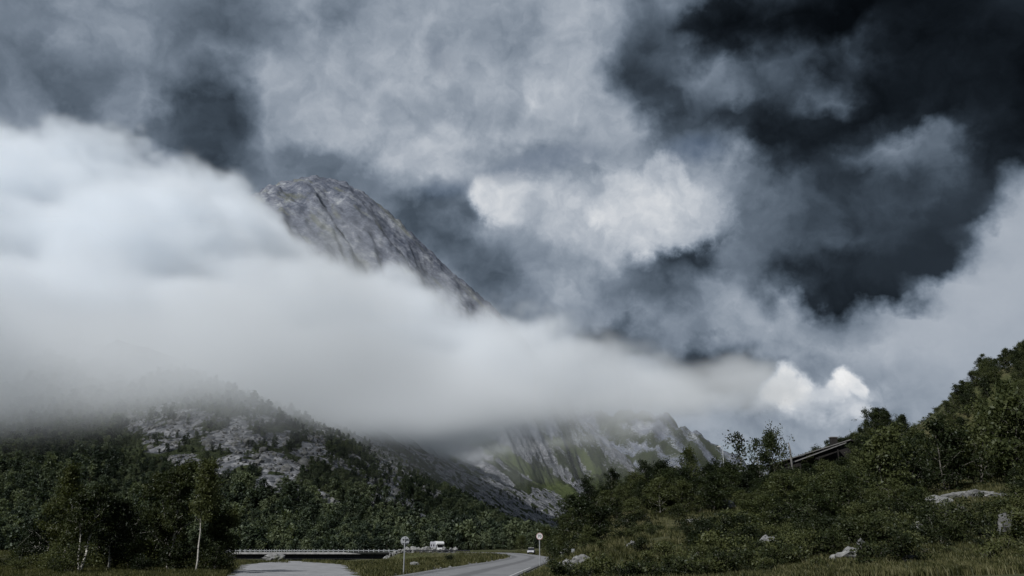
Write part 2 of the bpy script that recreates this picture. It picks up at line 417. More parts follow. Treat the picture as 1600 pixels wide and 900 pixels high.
def mountain_material():
    m, n, b = material('mountain_rock')
    tcn = n.new('ShaderNodeTexCoord').outputs['Object']
    veg_shade = n.new('ShaderNodeAttribute', attribute_name='veg_shade').outputs['Fac']
    lush = n.new('ShaderNodeAttribute', attribute_name='lush').outputs['Fac']
    scree = n.new('ShaderNodeAttribute', attribute_name='scree').outputs['Fac']
    # rock face: cracked, streaked down the fall line
    mp = n.new('ShaderNodeMapping', {0: tcn}, vector_type='TEXTURE'); mp.inputs[2].default_value = (0, R(44), 0); mp.inputs[3].default_value = (190, 60, 26)
    streak = n.noise(mp.outputs[0], 1.0, 9, 0.68, dist=0.8)
    blot = n.noise(tcn, 0.011, 8, 0.65)
    rf = n.math('MULTIPLY_ADD', n.math('SUBTRACT', streak, 0.5), 0.8, blot)
    rock = n.ramp(rf, [(0.22, (0.050, 0.058, 0.080)), (0.42, (0.16, 0.165, 0.19)), (0.55, (0.29, 0.29, 0.305)), (0.72, (0.50, 0.49, 0.47))])
    spk = n.noise(tcn, 0.07, 6, 0.75)
    rf = n.math('MULTIPLY_ADD', n.math('SUBTRACT', spk, 0.5), 0.7, rf)
    rock = n.ramp(rf, [(0.18, (0.035, 0.042, 0.060)), (0.40, (0.095, 0.107, 0.138)), (0.56, (0.165, 0.178, 0.212)), (0.78, (0.33, 0.345, 0.36))])
    lich = n.smooth(n.noise(mp.outputs[0], 0.7, 5, 0.6), 0.54, 0.68)
    rock = n.mixc(n.math('MULTIPLY', lich, 0.5), rock, (0.15, 0.155, 0.10, 1))
    # scree: blocks with dark gaps
    vo = n.new('ShaderNodeTexVoronoi', {'Vector': tcn, 'Scale': 0.36}, feature='F1')
    vo2 = n.new('ShaderNodeTexVoronoi', {'Vector': tcn, 'Scale': 0.11}, feature='F1')
    sv = n.math('ADD', n.math('MULTIPLY', n.new('ShaderNodeSeparateColor', {0: vo.outputs['Color']}).outputs[0], 0.55),
                n.math('MULTIPLY', n.new('ShaderNodeSeparateColor', {0: vo2.outputs['Color']}).outputs[0], 0.45))
    sc_c = n.ramp(sv, [(0.1, (0.045, 0.05, 0.058)), (0.45, (0.135, 0.14, 0.152)), (0.85, (0.30, 0.30, 0.31))])
    sc_c = n.mixc(n.smooth(n.noise(tcn, 0.03, 5, 0.6), 0.35, 0.7), n.vmath('SCALE', sc_c, scale=0.75), sc_c)
    c = n.mixc(scree, rock, sc_c)
    # heath and undergrowth; on far slopes its dark tone stands for cloud shadow
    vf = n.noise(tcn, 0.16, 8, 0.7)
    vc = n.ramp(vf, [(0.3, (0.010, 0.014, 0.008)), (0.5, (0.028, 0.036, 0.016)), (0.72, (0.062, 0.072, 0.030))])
    edge = n.math('MULTIPLY_ADD', n.math('SUBTRACT', n.noise(tcn, 0.10, 7, 0.7), 0.5), 1.3, veg_shade)
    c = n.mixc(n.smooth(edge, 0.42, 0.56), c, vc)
    gc = n.ramp(vf, [(0.3, (0.036, 0.050, 0.020)), (0.7, (0.085, 0.100, 0.042))])
    edge2 = n.math('MULTIPLY_ADD', n.math('SUBTRACT', n.noise(tcn, 0.08, 6, 0.7), 0.5), 0.9, lush)
    c = n.mixc(n.smooth(edge2, 0.42, 0.6), c, gc)
    n.put(b.inputs['Base Color'], c); b.inputs['Roughness'].default_value = 0.95
    b.inputs['Specular IOR Level'].default_value = 0.15
    hgt = n.math('ADD', n.math('MULTIPLY', n.noise(mp.outputs[0], 6.0, 8, 0.7), n.math('MULTIPLY_ADD', scree, -4.8, 5.0)), n.math('MULTIPLY', vo.outputs['Distance'], n.math('MULTIPLY', scree, -1.0)))
    hgt = n.math('ADD', hgt, n.math('MULTIPLY', vf, n.math('MULTIPLY', veg_shade, 3.0)))
    bn = n.new('ShaderNodeBump', {'Height': hgt, 'Strength': 0.9, 'Distance': 1.3})
    n.put(b.inputs['Normal'], bn.outputs[0])
    return m

def leaf_material(name, dark, mid, light, scale=0.9, trans=0.3):
    m = bpy.data.materials.new(name); m.use_nodes = True
    t = m.node_tree; t.nodes.clear(); n = N(t)
    tcn = n.new('ShaderNodeNewGeometry').outputs['Position']
    oi = n.new('ShaderNodeObjectInfo').outputs['Random']
    f = n.noise(tcn, scale, 5, 0.75)
    f = n.math('MULTIPLY_ADD', n.math('SUBTRACT', oi, 0.5), 0.46, f)
    c = n.ramp(f, [(0.30, dark), (0.5, mid), (0.68, light)])
    d = n.new('ShaderNodeBsdfDiffuse', {0: c}); tr = n.new('ShaderNodeBsdfTranslucent', {0: n.vmath('MULTIPLY', c, (1.2, 1.25, 0.6))})
    g = n.new('ShaderNodeBsdfGlossy', {0: (0.8, 0.85, 0.8, 1), 1: 0.5})
    a = n.new('ShaderNodeMixShader', {0: trans, 1: d.outputs[0], 2: tr.outputs[0]})
    a = n.new('ShaderNodeMixShader', {0: 0.014, 1: a.outputs[0], 2: g.outputs[0]})
    n.new('ShaderNodeOutputMaterial', {0: a.outputs[0]})
    return m
def bark_material(name, a, bcol):
    m, n, b = material(name)
    tcn = n.new('ShaderNodeTexCoord').outputs['Object']
    mp = n.new('ShaderNodeMapping', {0: tcn}); mp.inputs[3].default_value = (2.0, 2.0, 9.0)
    n.put(b.inputs['Base Color'], n.ramp(n.noise(mp.outputs[0], 1.6, 6, 0.7), [(0.36, bcol), (0.5, a), (0.8, tuple(min(1, x * 1.25) for x in a))]))
    b.inputs['Roughness'].default_value = 0.85
    return m
def rock_material(name, k=1.0):
    m, n, b = material(name)
    tcn = n.new('ShaderNodeTexCoord').outputs['Object']
    f = n.noise(tcn, 1.4, 8, 0.7)
    c = n.ramp(f, [(0.25, (0.06 * k, 0.06 * k, 0.065 * k)), (0.5, (0.24 * k, 0.24 * k, 0.235 * k)), (0.75, (0.50 * k, 0.495 * k, 0.47 * k))])
    moss = n.smooth(n.noise(tcn, 0.9, 5, 0.6), 0.56, 0.66)
    c = n.mixc(n.math('MULTIPLY', moss, 0.8), c, (0.05, 0.055, 0.025, 1))
    n.put(b.inputs['Base Color'], c); b.inputs['Roughness'].default_value = 0.9
    bn = n.new('ShaderNodeBump', {'Height': n.noise(tcn, 5.0, 7, 0.7), 'Strength': 0.8, 'Distance': 0.12})
    n.put(b.inputs['Normal'], bn.outputs[0])
    return m

M = {}
M['ground'] = ground_material(); M['mountain'] = mountain_material()
M['leaf'] = leaf_material('birch_leaves', (0.009, 0.013, 0.005), (0.024, 0.031, 0.011), (0.066, 0.074, 0.028))
M['leaf_hill'] = leaf_material('hill_leaves', (0.010, 0.015, 0.006), (0.027, 0.036, 0.013), (0.068, 0.078, 0.030), 0.5)
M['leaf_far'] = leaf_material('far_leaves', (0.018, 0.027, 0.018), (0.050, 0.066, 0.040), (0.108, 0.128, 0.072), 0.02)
M['shrub'] = leaf_material('shrub_leaves', (0.012, 0.017, 0.007), (0.033, 0.041, 0.016), (0.080, 0.088, 0.034), 0.6)
M['grass'] = leaf_material('grass_blades', (0.030, 0.033, 0.012), (0.068, 0.072, 0.026), (0.150, 0.140, 0.070), 0.35, 0.3)
M['bark'] = bark_material('birch_bark', (0.42, 0.40, 0.36), (0.06, 0.055, 0.05))
M['bark_dark'] = bark_material('dark_bark', (0.16, 0.15, 0.13), (0.03, 0.028, 0.025))
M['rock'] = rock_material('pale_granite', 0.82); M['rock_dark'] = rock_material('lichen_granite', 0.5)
M['asphalt'] = plain('worn_asphalt', (0.20, 0.20, 0.203), 0.85, 0, 0.3, 0.5, 0.25)
M['concrete'] = plain('concrete', (0.27, 0.265, 0.26), 0.85, 0, 0.3, 0.8, 0.3)
M['steel_dark'] = plain('dark_steel', (0.012, 0.013, 0.016), 0.6, 0.0, 0.4, 1.0)
M['galv'] = plain('galvanised_steel', (0.30, 0.31, 0.32), 0.5, 0.3, 0.2, 2.0)
M['white'] = plain('white_paint', (0.58, 0.58, 0.58), 0.4, 0, 0.06, 1.0, 0, 0.5)
M['grey_paint_shade'] = plain('grey_paint_shade', (0.33, 0.33, 0.36), 0.45, 0, 0.08, 1.0, 0, 0.5)  # grey paint; on the camper body it stands in for shade
M['glass_dark'] = plain('dark_glass', (0.010, 0.011, 0.013), 0.08, 0, 0.1, 1.0, 0, 0.6)
M['tyre'] = plain('tyre_rubber', (0.015, 0.015, 0.015), 0.8)
M['red'] = plain('red_paint', (0.36, 0.20, 0.20), 0.5, 0, 0.1, 2.0)
M['black'] = plain('black_paint', (0.02, 0.02, 0.022), 0.5, 0, 0.1, 2.0)
M['tar_wood'] = plain('tarred_timber', (0.016, 0.014, 0.013), 0.8, 0, 0.4, 2.0, 0.4)
M['grey_wood'] = plain('weathered_timber', (0.15, 0.145, 0.14), 0.85, 0, 0.3, 2.0, 0.4)
M['lamp'] = plain('lamp_glass', (0.75, 0.75, 0.72), 0.3, 0, 0.05, 1.0, 0, 0.5)
M['line'] = plain('worn_road_paint', (0.50, 0.50, 0.49), 0.7, 0, 0.35, 1.5)

# ------------------------------------------------------------------ the lie of the land
ROAD = np.array([(-9.5, -40), (-7, 0), (-5.2, 30), (-3.6, 54), (-1.6, 80), (0.8, 110), (2.8, 145), (3.6, 175), (2.2, 203), (-2.5, 226), (-12, 243), (-26, 252), (-40, 256),
                 (-62, 258), (-85, 258), (-130, 256), (-200, 250), (-320, 240)], float)
def resample(P, step):
    # Catmull-Rom through the points, then even steps
    out = []
    for i in range(len(P) - 1):
        p0, p1, p2, p3 = P[max(i - 1, 0)], P[i], P[i + 1], P[min(i + 2, len(P) - 1)]
        for t in np.linspace(0, 1, 12, endpoint=False):
            out.append(0.5 * ((2 * p1) + (-p0 + p2) * t + (2 * p0 - 5 * p1 + 4 * p2 - p3) * t * t + (-p0 + 3 * p1 - 3 * p2 + p3) * t ** 3))
    out.append(P[-1]); out = np.array(out)
    s = np.r_[0, np.cumsum(np.linalg.norm(np.diff(out, axis=0), axis=1))]
    n = int(s[-1] / step)
    q = np.linspace(0, s[-1], n + 1)
    return np.c_[np.interp(q, s, out[:, 0]), np.interp(q, s, out[:, 1])]
ROADC = resample(ROAD, 2.0)
def road_z(x, y):
    return 0.55 * sstep(y, 190, 240)
def poly_dist(x, y, P):
    """distance to a polyline, signed positive on its left, and the arc length of the nearest point"""
    best = np.full(x.shape, 1e18); sign = np.zeros(x.shape); arc = np.zeros(x.shape); acc = 0.0
    for i in range(len(P) - 1):
        ax, ay = P[i]; bx, by = P[i + 1]
        dx, dy = bx - ax, by - ay; L2 = dx * dx + dy * dy; L = math.sqrt(L2)
        t = np.clip(((x - ax) * dx + (y - ay) * dy) / L2, 0, 1)
        ex, ey = x - ax - t * dx, y - ay - t * dy
        d = ex * ex + ey * ey
        c = dx * (y - ay) - dy * (x - ax)
        k = d < best
        best = np.where(k, d, best); sign = np.where(k, np.sign(c), sign); arc = np.where(k, acc + t * L, arc)
        acc += L
    return np.sqrt(best) * np.where(sign == 0, 1, sign), arc

# near ground: thin plate spline through known spots
CTRL = []
for (px, py, Y) in [(880, 893, 58), (1000, 898, 55), (1100, 896, 53), (1250, 897, 50), (1400, 893, 48), (1600, 897, 46),
                    (960, 848, 78), (1080, 838, 84), (1200, 838, 78), (1330, 852, 64), (1450, 842, 64), (1560, 850, 60),
                    (900, 806, 106), (1000, 790, 112), (1100, 782, 120), (1200, 768, 135), (1300, 738, 160), (1400, 686, 185), (1500, 630, 205), (1600, 566, 220), (1720, 500, 235),
                    (1250, 795, 105), (1400, 775, 108), (1500, 782, 84), (1560, 782, 82), (1600, 712, 128), (1500, 722, 140), (1720, 700, 110), (1720, 880, 46)]:
    p = at(px, py, Y); CTRL.append((p.x, p.y, p.z))
    if Y > 104 and px > 850 and py < 800 and (px, Y) not in ((1250, 105), (1400, 108)):
        CTRL.append((p.x * 1.25, p.y * 1.35, p.z * 0.80))
for x, y, z in [(-5, 0, 0), (25, 0, 0), (60, 10, 0.5), (-60, 0, 0), (-150, 20, 0), (-250, 60, 0), (-5, 54, 0), (-3, 90, 0), (0, 130, 0), (3, 170, 0), (9, 150, 0.3), (14, 185, 1.0), (10, 225, 0.6), (20, 300, 1.5), (60, 340, 3),
                (8, 80, 0.1), (6, 110, 0.2), (-12, 80, -0.1), (-20, 110, -0.2), (-16, 150, -0.5), (-15, 200, -0.8), (-30, 60, 0.0), (-36, 85, 0.05), (-30, 105, 0.0), (-34, 130, -1.5), (-60, 70, -0.2), (-60, 110, -0.8), (-95, 80, -0.3), (-95, 140, -1.4), (-130, 110, -0.5),
                (-25, 235, -1.3), (-35, 200, -2.2), (-60, 200, -3.2), (-60, 258, -3.4), (-60, 300, -2.5), (-95, 200, -2.0), (-100, 250, 0.2), (-150, 200, -0.6), (-160, 250, 0.4), (-240, 200, 0.0), (-30, 290, 0.6), (-240, 260, 0.4), (-120, 290, 0.6), (-10, 280, 0.6)]:
    CTRL.append((x, y, z))
CTRL = np.array(CTRL)
def _U(r2): return r2 * np.log(r2 + 1e-9)
_n = len(CTRL)
_K = _U(((CTRL[:, None, :2] - CTRL[None, :, :2]) ** 2).sum(-1) / 1e4) + np.eye(_n) * 0.0004
_P = np.c_[np.ones(_n), CTRL[:, :2] / 100]
_W = np.linalg.solve(np.block([[_K, _P], [_P.T, np.zeros((3, 3))]]), np.r_[CTRL[:, 2], 0, 0, 0])
def tps(x, y):
    o = _W[_n] + _W[_n + 1] * x / 100 + _W[_n + 2] * y / 100
    for i in range(_n):
        o = o + _W[i] * _U(((x - CTRL[i, 0]) ** 2 + (y - CTRL[i, 1]) ** 2) / 1e4)
    return o

TOE = np.array([(-2600, 420), (-900, 330), (-200, 296), (-70, 306), (22, 400), (56, 600), (80, 1000), (165, 1600), (420, 2400), (900, 3300), (1500, 4600), (2500, 7000)], float)
PEAK = [at(px, py, 3000) for px, py in [(250, 360), (330, 330), (415, 297), (440, 284), (465, 280), (490, 275), (515, 279), (540, 286), (570, 302), (600, 325), (650, 370), (700, 420), (760, 470), (820, 530), (860, 585), (900, 650), (1000, 740), (1100, 790)]]
RIDGE = [at(px, py, 4300) for px, py in [(900, 650), (960, 655), (1010, 650), (1040, 655), (1075, 678), (1110, 700), (1150, 722), (1200, 745)]]
def mountain_h(x, y):
    t, s = poly_dist(x, y, TOE)
    t0 = t
    wob = fbm(x / 260, y / 260, 3, 3)
    t = t + wob * 40 * sstep(t, 0, 200)
    wall = np.interp(t, [-1e6, 0, 60, 160, 350, 700, 1100, 1600, 3000], [0, 0, 13, 62, 190, 460, 800, 1200, 1700])
    cap = np.interp(y, [300, 700, 1000, 1500, 2000, 2500, 3000, 9000], [160, 180, 270, 420, 640, 900, 1150, 1250])
    wall = cap * np.tanh(wall / cap)
    # gullies and ribs down the fall line
    rib = fbm((s + fbm(x / 120, y / 120, 3, 15) * 130) / 190, t / 420, 5, 11, 0.55, ridged=True)
    wall = wall + rib * 26 * sstep(t, 30, 500) * (0.5 + wall / 500)
    # the peak: a slabby spur coming down to the right
    px_, pz_ = np.array([p.x for p in PEAK]), np.array([p.z for p in PEAK])
    front = 3000 - y
    u = (x * 0.80 + front * 0.35)
    wx_ = x + fbm(x / 170, y / 170, 3, 57) * 90
    k = fbm((wx_ - 0.8 * front) / 95, (0.8 * x + front) / 560, 6, 21, 0.55, ridged=True)
    big = fbm((x - 0.8 * front) / 300, (0.8 * x + front) / 1300, 3, 29, 0.5, ridged=True)
    pk = np.interp(x, px_, pz_) - np.where(front > 0, front * 0.95, -front * 0.7)
    k2 = fbm((wx_ - 0.8 * front) / 40, (0.8 * x + front) / 110, 5, 33, 0.6, ridged=True)
    pk = pk + (k * 17 * (1 + 0.9 * fbm(x / 150, y / 150, 2, 47)) + big * 84) * sstep(np.abs(front), 10, 200) + k2 * 6 + fbm(x / 40, y / 40, 5, 41, 0.7) * 9
    ac = wx_ - 0.8 * front
    pk = pk - (105 * sstep(ac, -640, -500) + 55 * sstep(ac, -960, -890) - 60 * sstep(ac, -860, -700)) * sstep(np.abs(front), 20, 230)
    rx_, rz_ = np.array([p.x for p in RIDGE]), np.array([p.z for p in RIDGE])
    fr = 4300 - y
    rk = np.interp(x, rx_, rz_) - np.abs(fr) * 0.8 + fbm((x + 0.5 * fr) / 120, fr / 600, 5, 51, 0.55, ridged=True) * 45 - 200 * sstep(x, rx_[-1], rx_[-1] + 500) - 300 * sstep(-x, -rx_[0], -rx_[0] + 800)
    h = np.maximum(np.maximum(wall, pk), rk)
    h = np.where(h > 0, h, 0) * sstep(t0, -5, 120) if False else np.maximum(h, 0)
    h = h + fbm(x / 22, y / 22, 4, 61) * 3.2 * sstep(h, 5, 60)
    return h

def lay_by(x, y):
    return np.hypot((x + 15.5 + (y - 60) * 0.26) / (4.6 + 0.03 * (y - 60)), np.maximum(np.abs(y - 66) - 26, 0) / 10)
def height(x, y):
    x = np.asarray(x, float); y = np.asarray(y, float)
    near = tps(np.clip(x, -260, 210), np.clip(y, -20, 330))
    fade = 1 - sstep(y, 330, 900)
    near = np.clip(near, -4, 95) * np.where(near > 0, 0.3 + 0.7 * fade, fade)
    d, _ = poly_dist(x, y, ROAD)
    d = np.abs(d)
    bumpy = fbm(x / 9, y / 9, 4, 71) * 0.55 + fbm(x / 34, y / 34, 3, 75) * 1.1 * sstep(near, 1, 8)
    z = near + bumpy * sstep(d, 5, 14) * (0.35 + 0.65 * sstep(near, 0.2, 2.5))
    bridge = sstep(x, -92, -84) * (1 - sstep(x, -40, -32)) * (y > 200)
    wgt = (1 - sstep(d, 4.6, 9.0)) * (1 - bridge)
    z = z * (1 - wgt) + (road_z(x, y) - 0.06) * wgt
    lay = 1 - sstep(lay_by(x, y), 0.95, 1.3)     # gravel lay-by
    z = z * (1 - lay) + (-0.02 + 0.08 * fbm(x / 6, y / 6, 3, 81)) * lay
    return z + mountain_h(x, y) * sstep(y, 280, 340)

# raster of the near ground for quick look-ups
_rx = np.arange(-332, 366, 1.0); _ry = np.arange(-62, 350, 1.0)
_rz = height(*np.meshgrid(_rx, _ry))
def hfast(x, y):
    x = np.asarray(x, float); y = np.asarray(y, float)
    fx = np.clip(x - _rx[0], 0, len(_rx) - 1.01); fy = np.clip(y - _ry[0], 0, len(_ry) - 1.01)
    i = fx.astype(int); j = fy.astype(int); u = fx - i; v = fy - j
    return (_rz[j, i] * (1 - u) + _rz[j, i + 1] * u) * (1 - v) + (_rz[j + 1, i] * (1 - u) + _rz[j + 1, i + 1] * u) * v

def grid_mesh(name, xs, ys, mat, hfun):
    X, Y = np.meshgrid(xs, ys)
    Z = hfun(X, Y)
    nx, ny = len(xs), len(ys)
    i = np.arange(ny - 1)[:, None] * nx + np.arange(nx - 1)[None, :]
    F = np.stack([i, i + 1, i + nx + 1, i + nx], -1).reshape(-1, 4)
    me = mesh_arrays(name, np.stack([X, Y, Z], -1).reshape(-1, 3), F, mat, True)
    return link(name, me), X.ravel(), Y.ravel(), Z.ravel()
def attr(o, name, vals):
    a = o.data.attributes.new(name, 'FLOAT', 'POINT'); a.data.foreach_set('value', np.asarray(vals, np.float32))

gx = np.arange(-330, 362, 2.0); gy = np.r_[np.arange(-60, 40, 4.0), np.arange(40, 346, 1.25)]
ground, X, Y, Z = grid_mesh('ground', gx, gy, M['ground'], height)
tag(ground, kind='structure')
dr, _ = poly_dist(X, Y, ROAD); dr = np.abs(dr)
lay = 1 - sstep(lay_by(X, Y), 0.85, 1.1)
attr(ground, 'gravel', np.maximum(lay, 1 - sstep(dr, 4.0, 5.2)))

mx = np.r_[-9000, -6500, -5000, -4000, np.arange(-3200, -1500, 40), np.arange(-1500, -330, 6.5), np.arange(-330, 500, 6), np.arange(500, 1700, 12), np.arange(1700, 4000, 60), 4600, 6000, 9000]
my = np.r_[-3000, -1500, -700, -300, -100, 0, 100, 200, 270, np.arange(300, 800, 4.5), np.arange(800, 1500, 8), np.arange(1500, 2300, 14), np.arange(2300, 3100, 7), np.arange(3100, 4700, 20), 5000, 6000, 8000, 12000]
def mheight(x, y):
    inside = sstep(x, -318, -300) * (1 - sstep(x, 332, 350)) * sstep(y, -50, -30) * (1 - sstep(y, 320, 338))
    return height(x, y) - 5.0 * inside
mountain, X, Y, Z = grid_mesh('mountain', mx, my, M['mountain'], mheight)
tag(mountain, kind='structure')

def inpoly(px, py, poly):
    r = np.zeros(px.shape, bool); n = len(poly)
    for i in range(n):
        x0, y0 = poly[i]; x1, y1 = poly[(i + 1) % n]
        if y0 == y1: continue
        c = ((y0 > py) != (y1 > py)) & (px < (x1 - x0) * (py - y0) / (y1 - y0) + x0)
        r ^= c
    return r
# open block fields and the lush strip, read from the photograph
SCREE = [[(185, 655), (300, 640), (420, 675), (520, 672), (500, 720), (440, 755), (380, 725), (300, 745), (230, 715)],
         [(830, 762), (870, 768), (892, 800), (880, 835), (820, 822)],
         [(520, 772), (600, 777), (690, 772), (720, 790), (690, 803), (600, 793), (520, 793)],
         [(560, 650), (590, 670), (630, 740), (640, 775), (600, 780), (590, 720), (555, 690)],
         [(430, 740), (480, 745), (480, 765), (440, 765)]]
BROAD = [(180, 630), (560, 630), (760, 770), (720, 800), (480, 800), (400, 750), (250, 730)]
SCREE_LINES = [([(612, 655), (660, 700), (720, 748), (800, 795), (872, 838)], 15), ([(675, 680), (760, 738), (840, 795)], 8), ([(830, 695), (870, 732), (916, 768)], 8), ([(720, 720), (790, 770), (830, 800)], 5)]
LUSH_LINES = [([(730, 675), (800, 718), (892, 776)], 11), ([(636, 668), (700, 705), (750, 742)], 7), ([(870, 690), (905, 705), (930, 735)], 7)]
def masks(x, y, z):
    px, py = project(x, y, z)
    wf = np.clip(700 / np.maximum(y, 300), .3, 1.5)
    px = px + fbm(x / 25, y / 25, 3, 91) * 20 * wf; py = py + fbm(x / 25, y / 25, 3, 95) * 15 * wf
    scr = np.zeros(x.shape, bool); lush = np.zeros(x.shape, bool)
    for p in SCREE: scr |= inpoly(px, py, p)
    for L_, w_ in SCREE_LINES: scr |= np.abs(poly_dist(px, py, np.array(L_, float))[0]) < w_
    for L_, w_ in LUSH_LINES: lush |= np.abs(poly_dist(px, py, np.array(L_, float))[0]) < w_
    pat = fbm(x / 26, y / 34, 4, 123)
    scr |= inpoly(px, py, BROAD) & (pat > 0.15) & (y > 330)
    scr &= ~(fbm(x / 15, y / 15, 3, 131) < -0.20)
    lush &= ~scr
    t, s = poly_dist(x, y, TOE)
    # further rock by fall-line noise and by height
    n = fbm(s / 60, t / 240, 4, 99)
    hi = sstep(z, 110, 330)
    rocky = np.clip(sstep(n + hi * 0.9 + sstep(z, 300, 450), 0.30, 0.62), 0, 1)
    veg_shade = np.where(scr, 0.08, 1 - rocky)
    veg_shade = np.where((y > 3050) | ((y > 1350) & (x > 60) & ~scr), np.maximum(veg_shade, 0.50 + 0.6 * fbm(s / 90, t / 200, 4, 88)), veg_shade)  # far slopes take the dark heath colour in place of cloud shadow
    return veg_shade, np.where(lush, 1.0, 0.0), np.where(scr | (z < 260), 1.0, 1 - sstep(z, 260, 420)), scr, lush
veg_shade, lush, scree, _, _ = masks(X, Y, Z)
attr(mountain, 'veg_shade', veg_shade); attr(mountain, 'lush', lush); attr(mountain, 'scree', scree)
# ------------------------------------------------------------------ the cloud bank lying on the mountain
def fog_material():
    m = bpy.data.materials.new('cloud_vapour'); m.use_nodes = True
    t = m.node_tree; t.nodes.clear(); n = N(t)
    v = n.new('ShaderNodeVolumePrincipled')
    v.inputs['Color'].default_value = (0.955, 0.978, 1.0, 1)
    v.inputs['Density'].default_value = 1.0
    v.inputs['Anisotropy'].default_value = -0.2
    n.new('ShaderNodeOutputMaterial', {1: v.outputs[0]})
    return m
M['fog'] = fog_material()
FX0, FX1, FY0, FY1, FZ0, FZ1 = -2100.0, 1100.0, 320.0, 2500.0, -5.0, 1060.0
def fog_nodes():
    g = bpy.data.node_groups.new('cloud_bank', 'GeometryNodeTree')
    g.interface.new_socket('Geometry', in_out='OUTPUT', socket_type='NodeSocketGeometry')
    n = N(g)
    pos = n.new('GeometryNodeInputPosition').outputs[0]
    s = n.new('ShaderNodeSeparateXYZ', {0: pos})
    x, y, z = s.outputs[0], s.outputs[1], s.outputs[2]
    n1 = n.math('SUBTRACT', n.noise(n.vmath('MULTIPLY', pos, (1 / 420, 1 / 420, 1 / 300)), 1.0, 5, 0.55), 0.5)
    n2 = n.math('SUBTRACT', n.noise(n.vmath('MULTIPLY', pos, (1 / 120, 1 / 120, 1 / 90)), 1.0, 5, 0.6), 0.5)
    n3 = n.math('SUBTRACT', n.noise(n.vmath('MULTIPLY', pos, (1 / 210, 1 / 210, 1 / 110)), 1.0, 4, 0.6), 0.5)
    # crest of the bank, falling from left to right (where it stands, 1.4 km out)
    crest = [(at(px, py, 1400).x, at(px, py, 1400).z) for px, py in [(-160, 200), (0, 232), (150, 272), (290, 290), (380, 308), (430, 350), (490, 420), (600, 466), (760, 515), (830, 548), (910, 566), (1000, 582), (1100, 612), (1180, 650), (1280, 700)]]
    top = None
    cu = n.new('ShaderNodeFloatCurve')
    f = n.math('DIVIDE', n.math('SUBTRACT', x, FX0), FX1 - FX0)
    n.put(cu.inputs['Value'], f)
    cm = cu.mapping; pts = cm.curves[0].points
    norm = [((a - FX0) / (FX1 - FX0), b / 1100.0) for a, b in crest]
    norm = [(0.0, norm[0][1])] + norm + [(1.0, 0.10)]
    while len(pts) < len(norm): pts.new(0.5, 0.5)
    for p, (a, b) in zip(pts, norm): p.location = (a, b); p.handle_type = 'AUTO'
    cm.update()
    top = n.math('MULTIPLY', cu.outputs[0], 1100.0)
    front = n.smooth(n.math('ADD', y, n.math('MULTIPLY_ADD', n3, 300.0, n.math('MULTIPLY', n2, 180.0))), 620.0, 1330.0)
    rside = n.smooth(x, -160.0, 60.0)
    base = n.math('ADD', n.math('MULTIPLY_ADD', x, 0.03, n.math('MULTIPLY_ADD', n.math('MINIMUM', y, 1420.0), 0.128, 0.0)), n.math('MULTIPLY', rside, 22.0))
    base = n.math('ADD', base, n.math('MULTIPLY', n.math('MULTIPLY_ADD', rside, -0.35, 1.0), n.math('MULTIPLY_ADD', n1, 90.0, n.math('MULTIPLY', n2, 70.0))))
    top = n.math('ADD', n.math('MULTIPLY', top, n.math('MULTIPLY', n.math('MULTIPLY_ADD', front, 0.63, 0.37), n.smooth(y, 1450.0, 2100.0, 1.0, 0.55))), n.math('MULTIPLY', n.math('MULTIPLY_ADD', front, 0.62, 0.38), n.math('MULTIPLY_ADD', n1, 170.0, n.math('MULTIPLY_ADD', n2, 190.0, n.math('MULTIPLY', n3, 170.0)))))
    dt = n.smooth(n.math('SUBTRACT', top, z), 0.0, 32.0)
    db = n.smooth(n.math('SUBTRACT', z, base), 0.0, 40.0)
    back = n.smooth(y, 2450.0, 2000.0)
    near = n.smooth(n.math('ADD', y, n.math('SUBTRACT', n.math('MULTIPLY_ADD', n1, 240.0, n.math('MULTIPLY', n2, 130.0)), n.smooth(x, -90.0, 70.0, 0.0, 480.0))), 350.0, 430.0)
    right = n.smooth(n.math('ADD', x, n.math('MULTIPLY', n1, 300.0)), 900.0, 300.0, 0.0, 1.0)
    body = n.math('MULTIPLY', n.math('MULTIPLY', dt, db), n.math('MULTIPLY', n.math('MULTIPLY', back, near), right))
    thick = n.math('MULTIPLY_ADD', n2, 1.2, n.math('MULTIPLY_ADD', n3, 2.6, 0.8))
    sig = n.smooth(x, 200.0, -500.0, 0.0065, 0.020)
    dens = n.math('MULTIPLY', n.math('MULTIPLY', body, sig), n.math('MAXIMUM', thick, 0.12))
    # thin mist hanging under the bank along the slope
    mist = n.math('MULTIPLY', n.math('MULTIPLY', n.smooth(y, 330.0, 520.0, 0.0, 0.00020), dt), n.math('MULTIPLY', back, n.smooth(x, 700.0, 200.0)))
    dens = n.math('MAXIMUM', dens, n.math('MULTIPLY', mist, n.math('MULTIPLY_ADD', n1, 1.6, 1.0)))
    dens = n.math('MULTIPLY', dens, n.math('GREATER_THAN', dens, 0.00004))
    vc = n.new('GeometryNodeVolumeCube')
    n.put(vc.inputs['Density'], dens)
    vc.inputs['Min'].default_value = (FX0, FY0, FZ0); vc.inputs['Max'].default_value = (FX1, FY1, FZ1)
    vc.inputs['Resolution X'].default_value = 290; vc.inputs['Resolution Y'].default_value = 175; vc.inputs['Resolution Z'].default_value = 108
    sm = n.new('GeometryNodeSetMaterial'); n.put(sm.inputs[0], vc.outputs[0]); sm.inputs['Material'].default_value = M['fog']
    out = n.new('NodeGroupOutput'); n.put(out.inputs[0], sm.outputs[0])
    return g
fog_me = bpy.data.volumes.new('cloud_bank')
fog = bpy.data.objects.new('cloud_bank', fog_me); C.objects.link(fog)
fm = fog.modifiers.new('bank', 'NODES'); fm.node_group = fog_nodes()
fog_me.materials.append(M['fog'])
tag(fog, kind='stuff', label='low bank of white cloud lying across the mountain side', cat='cloud')
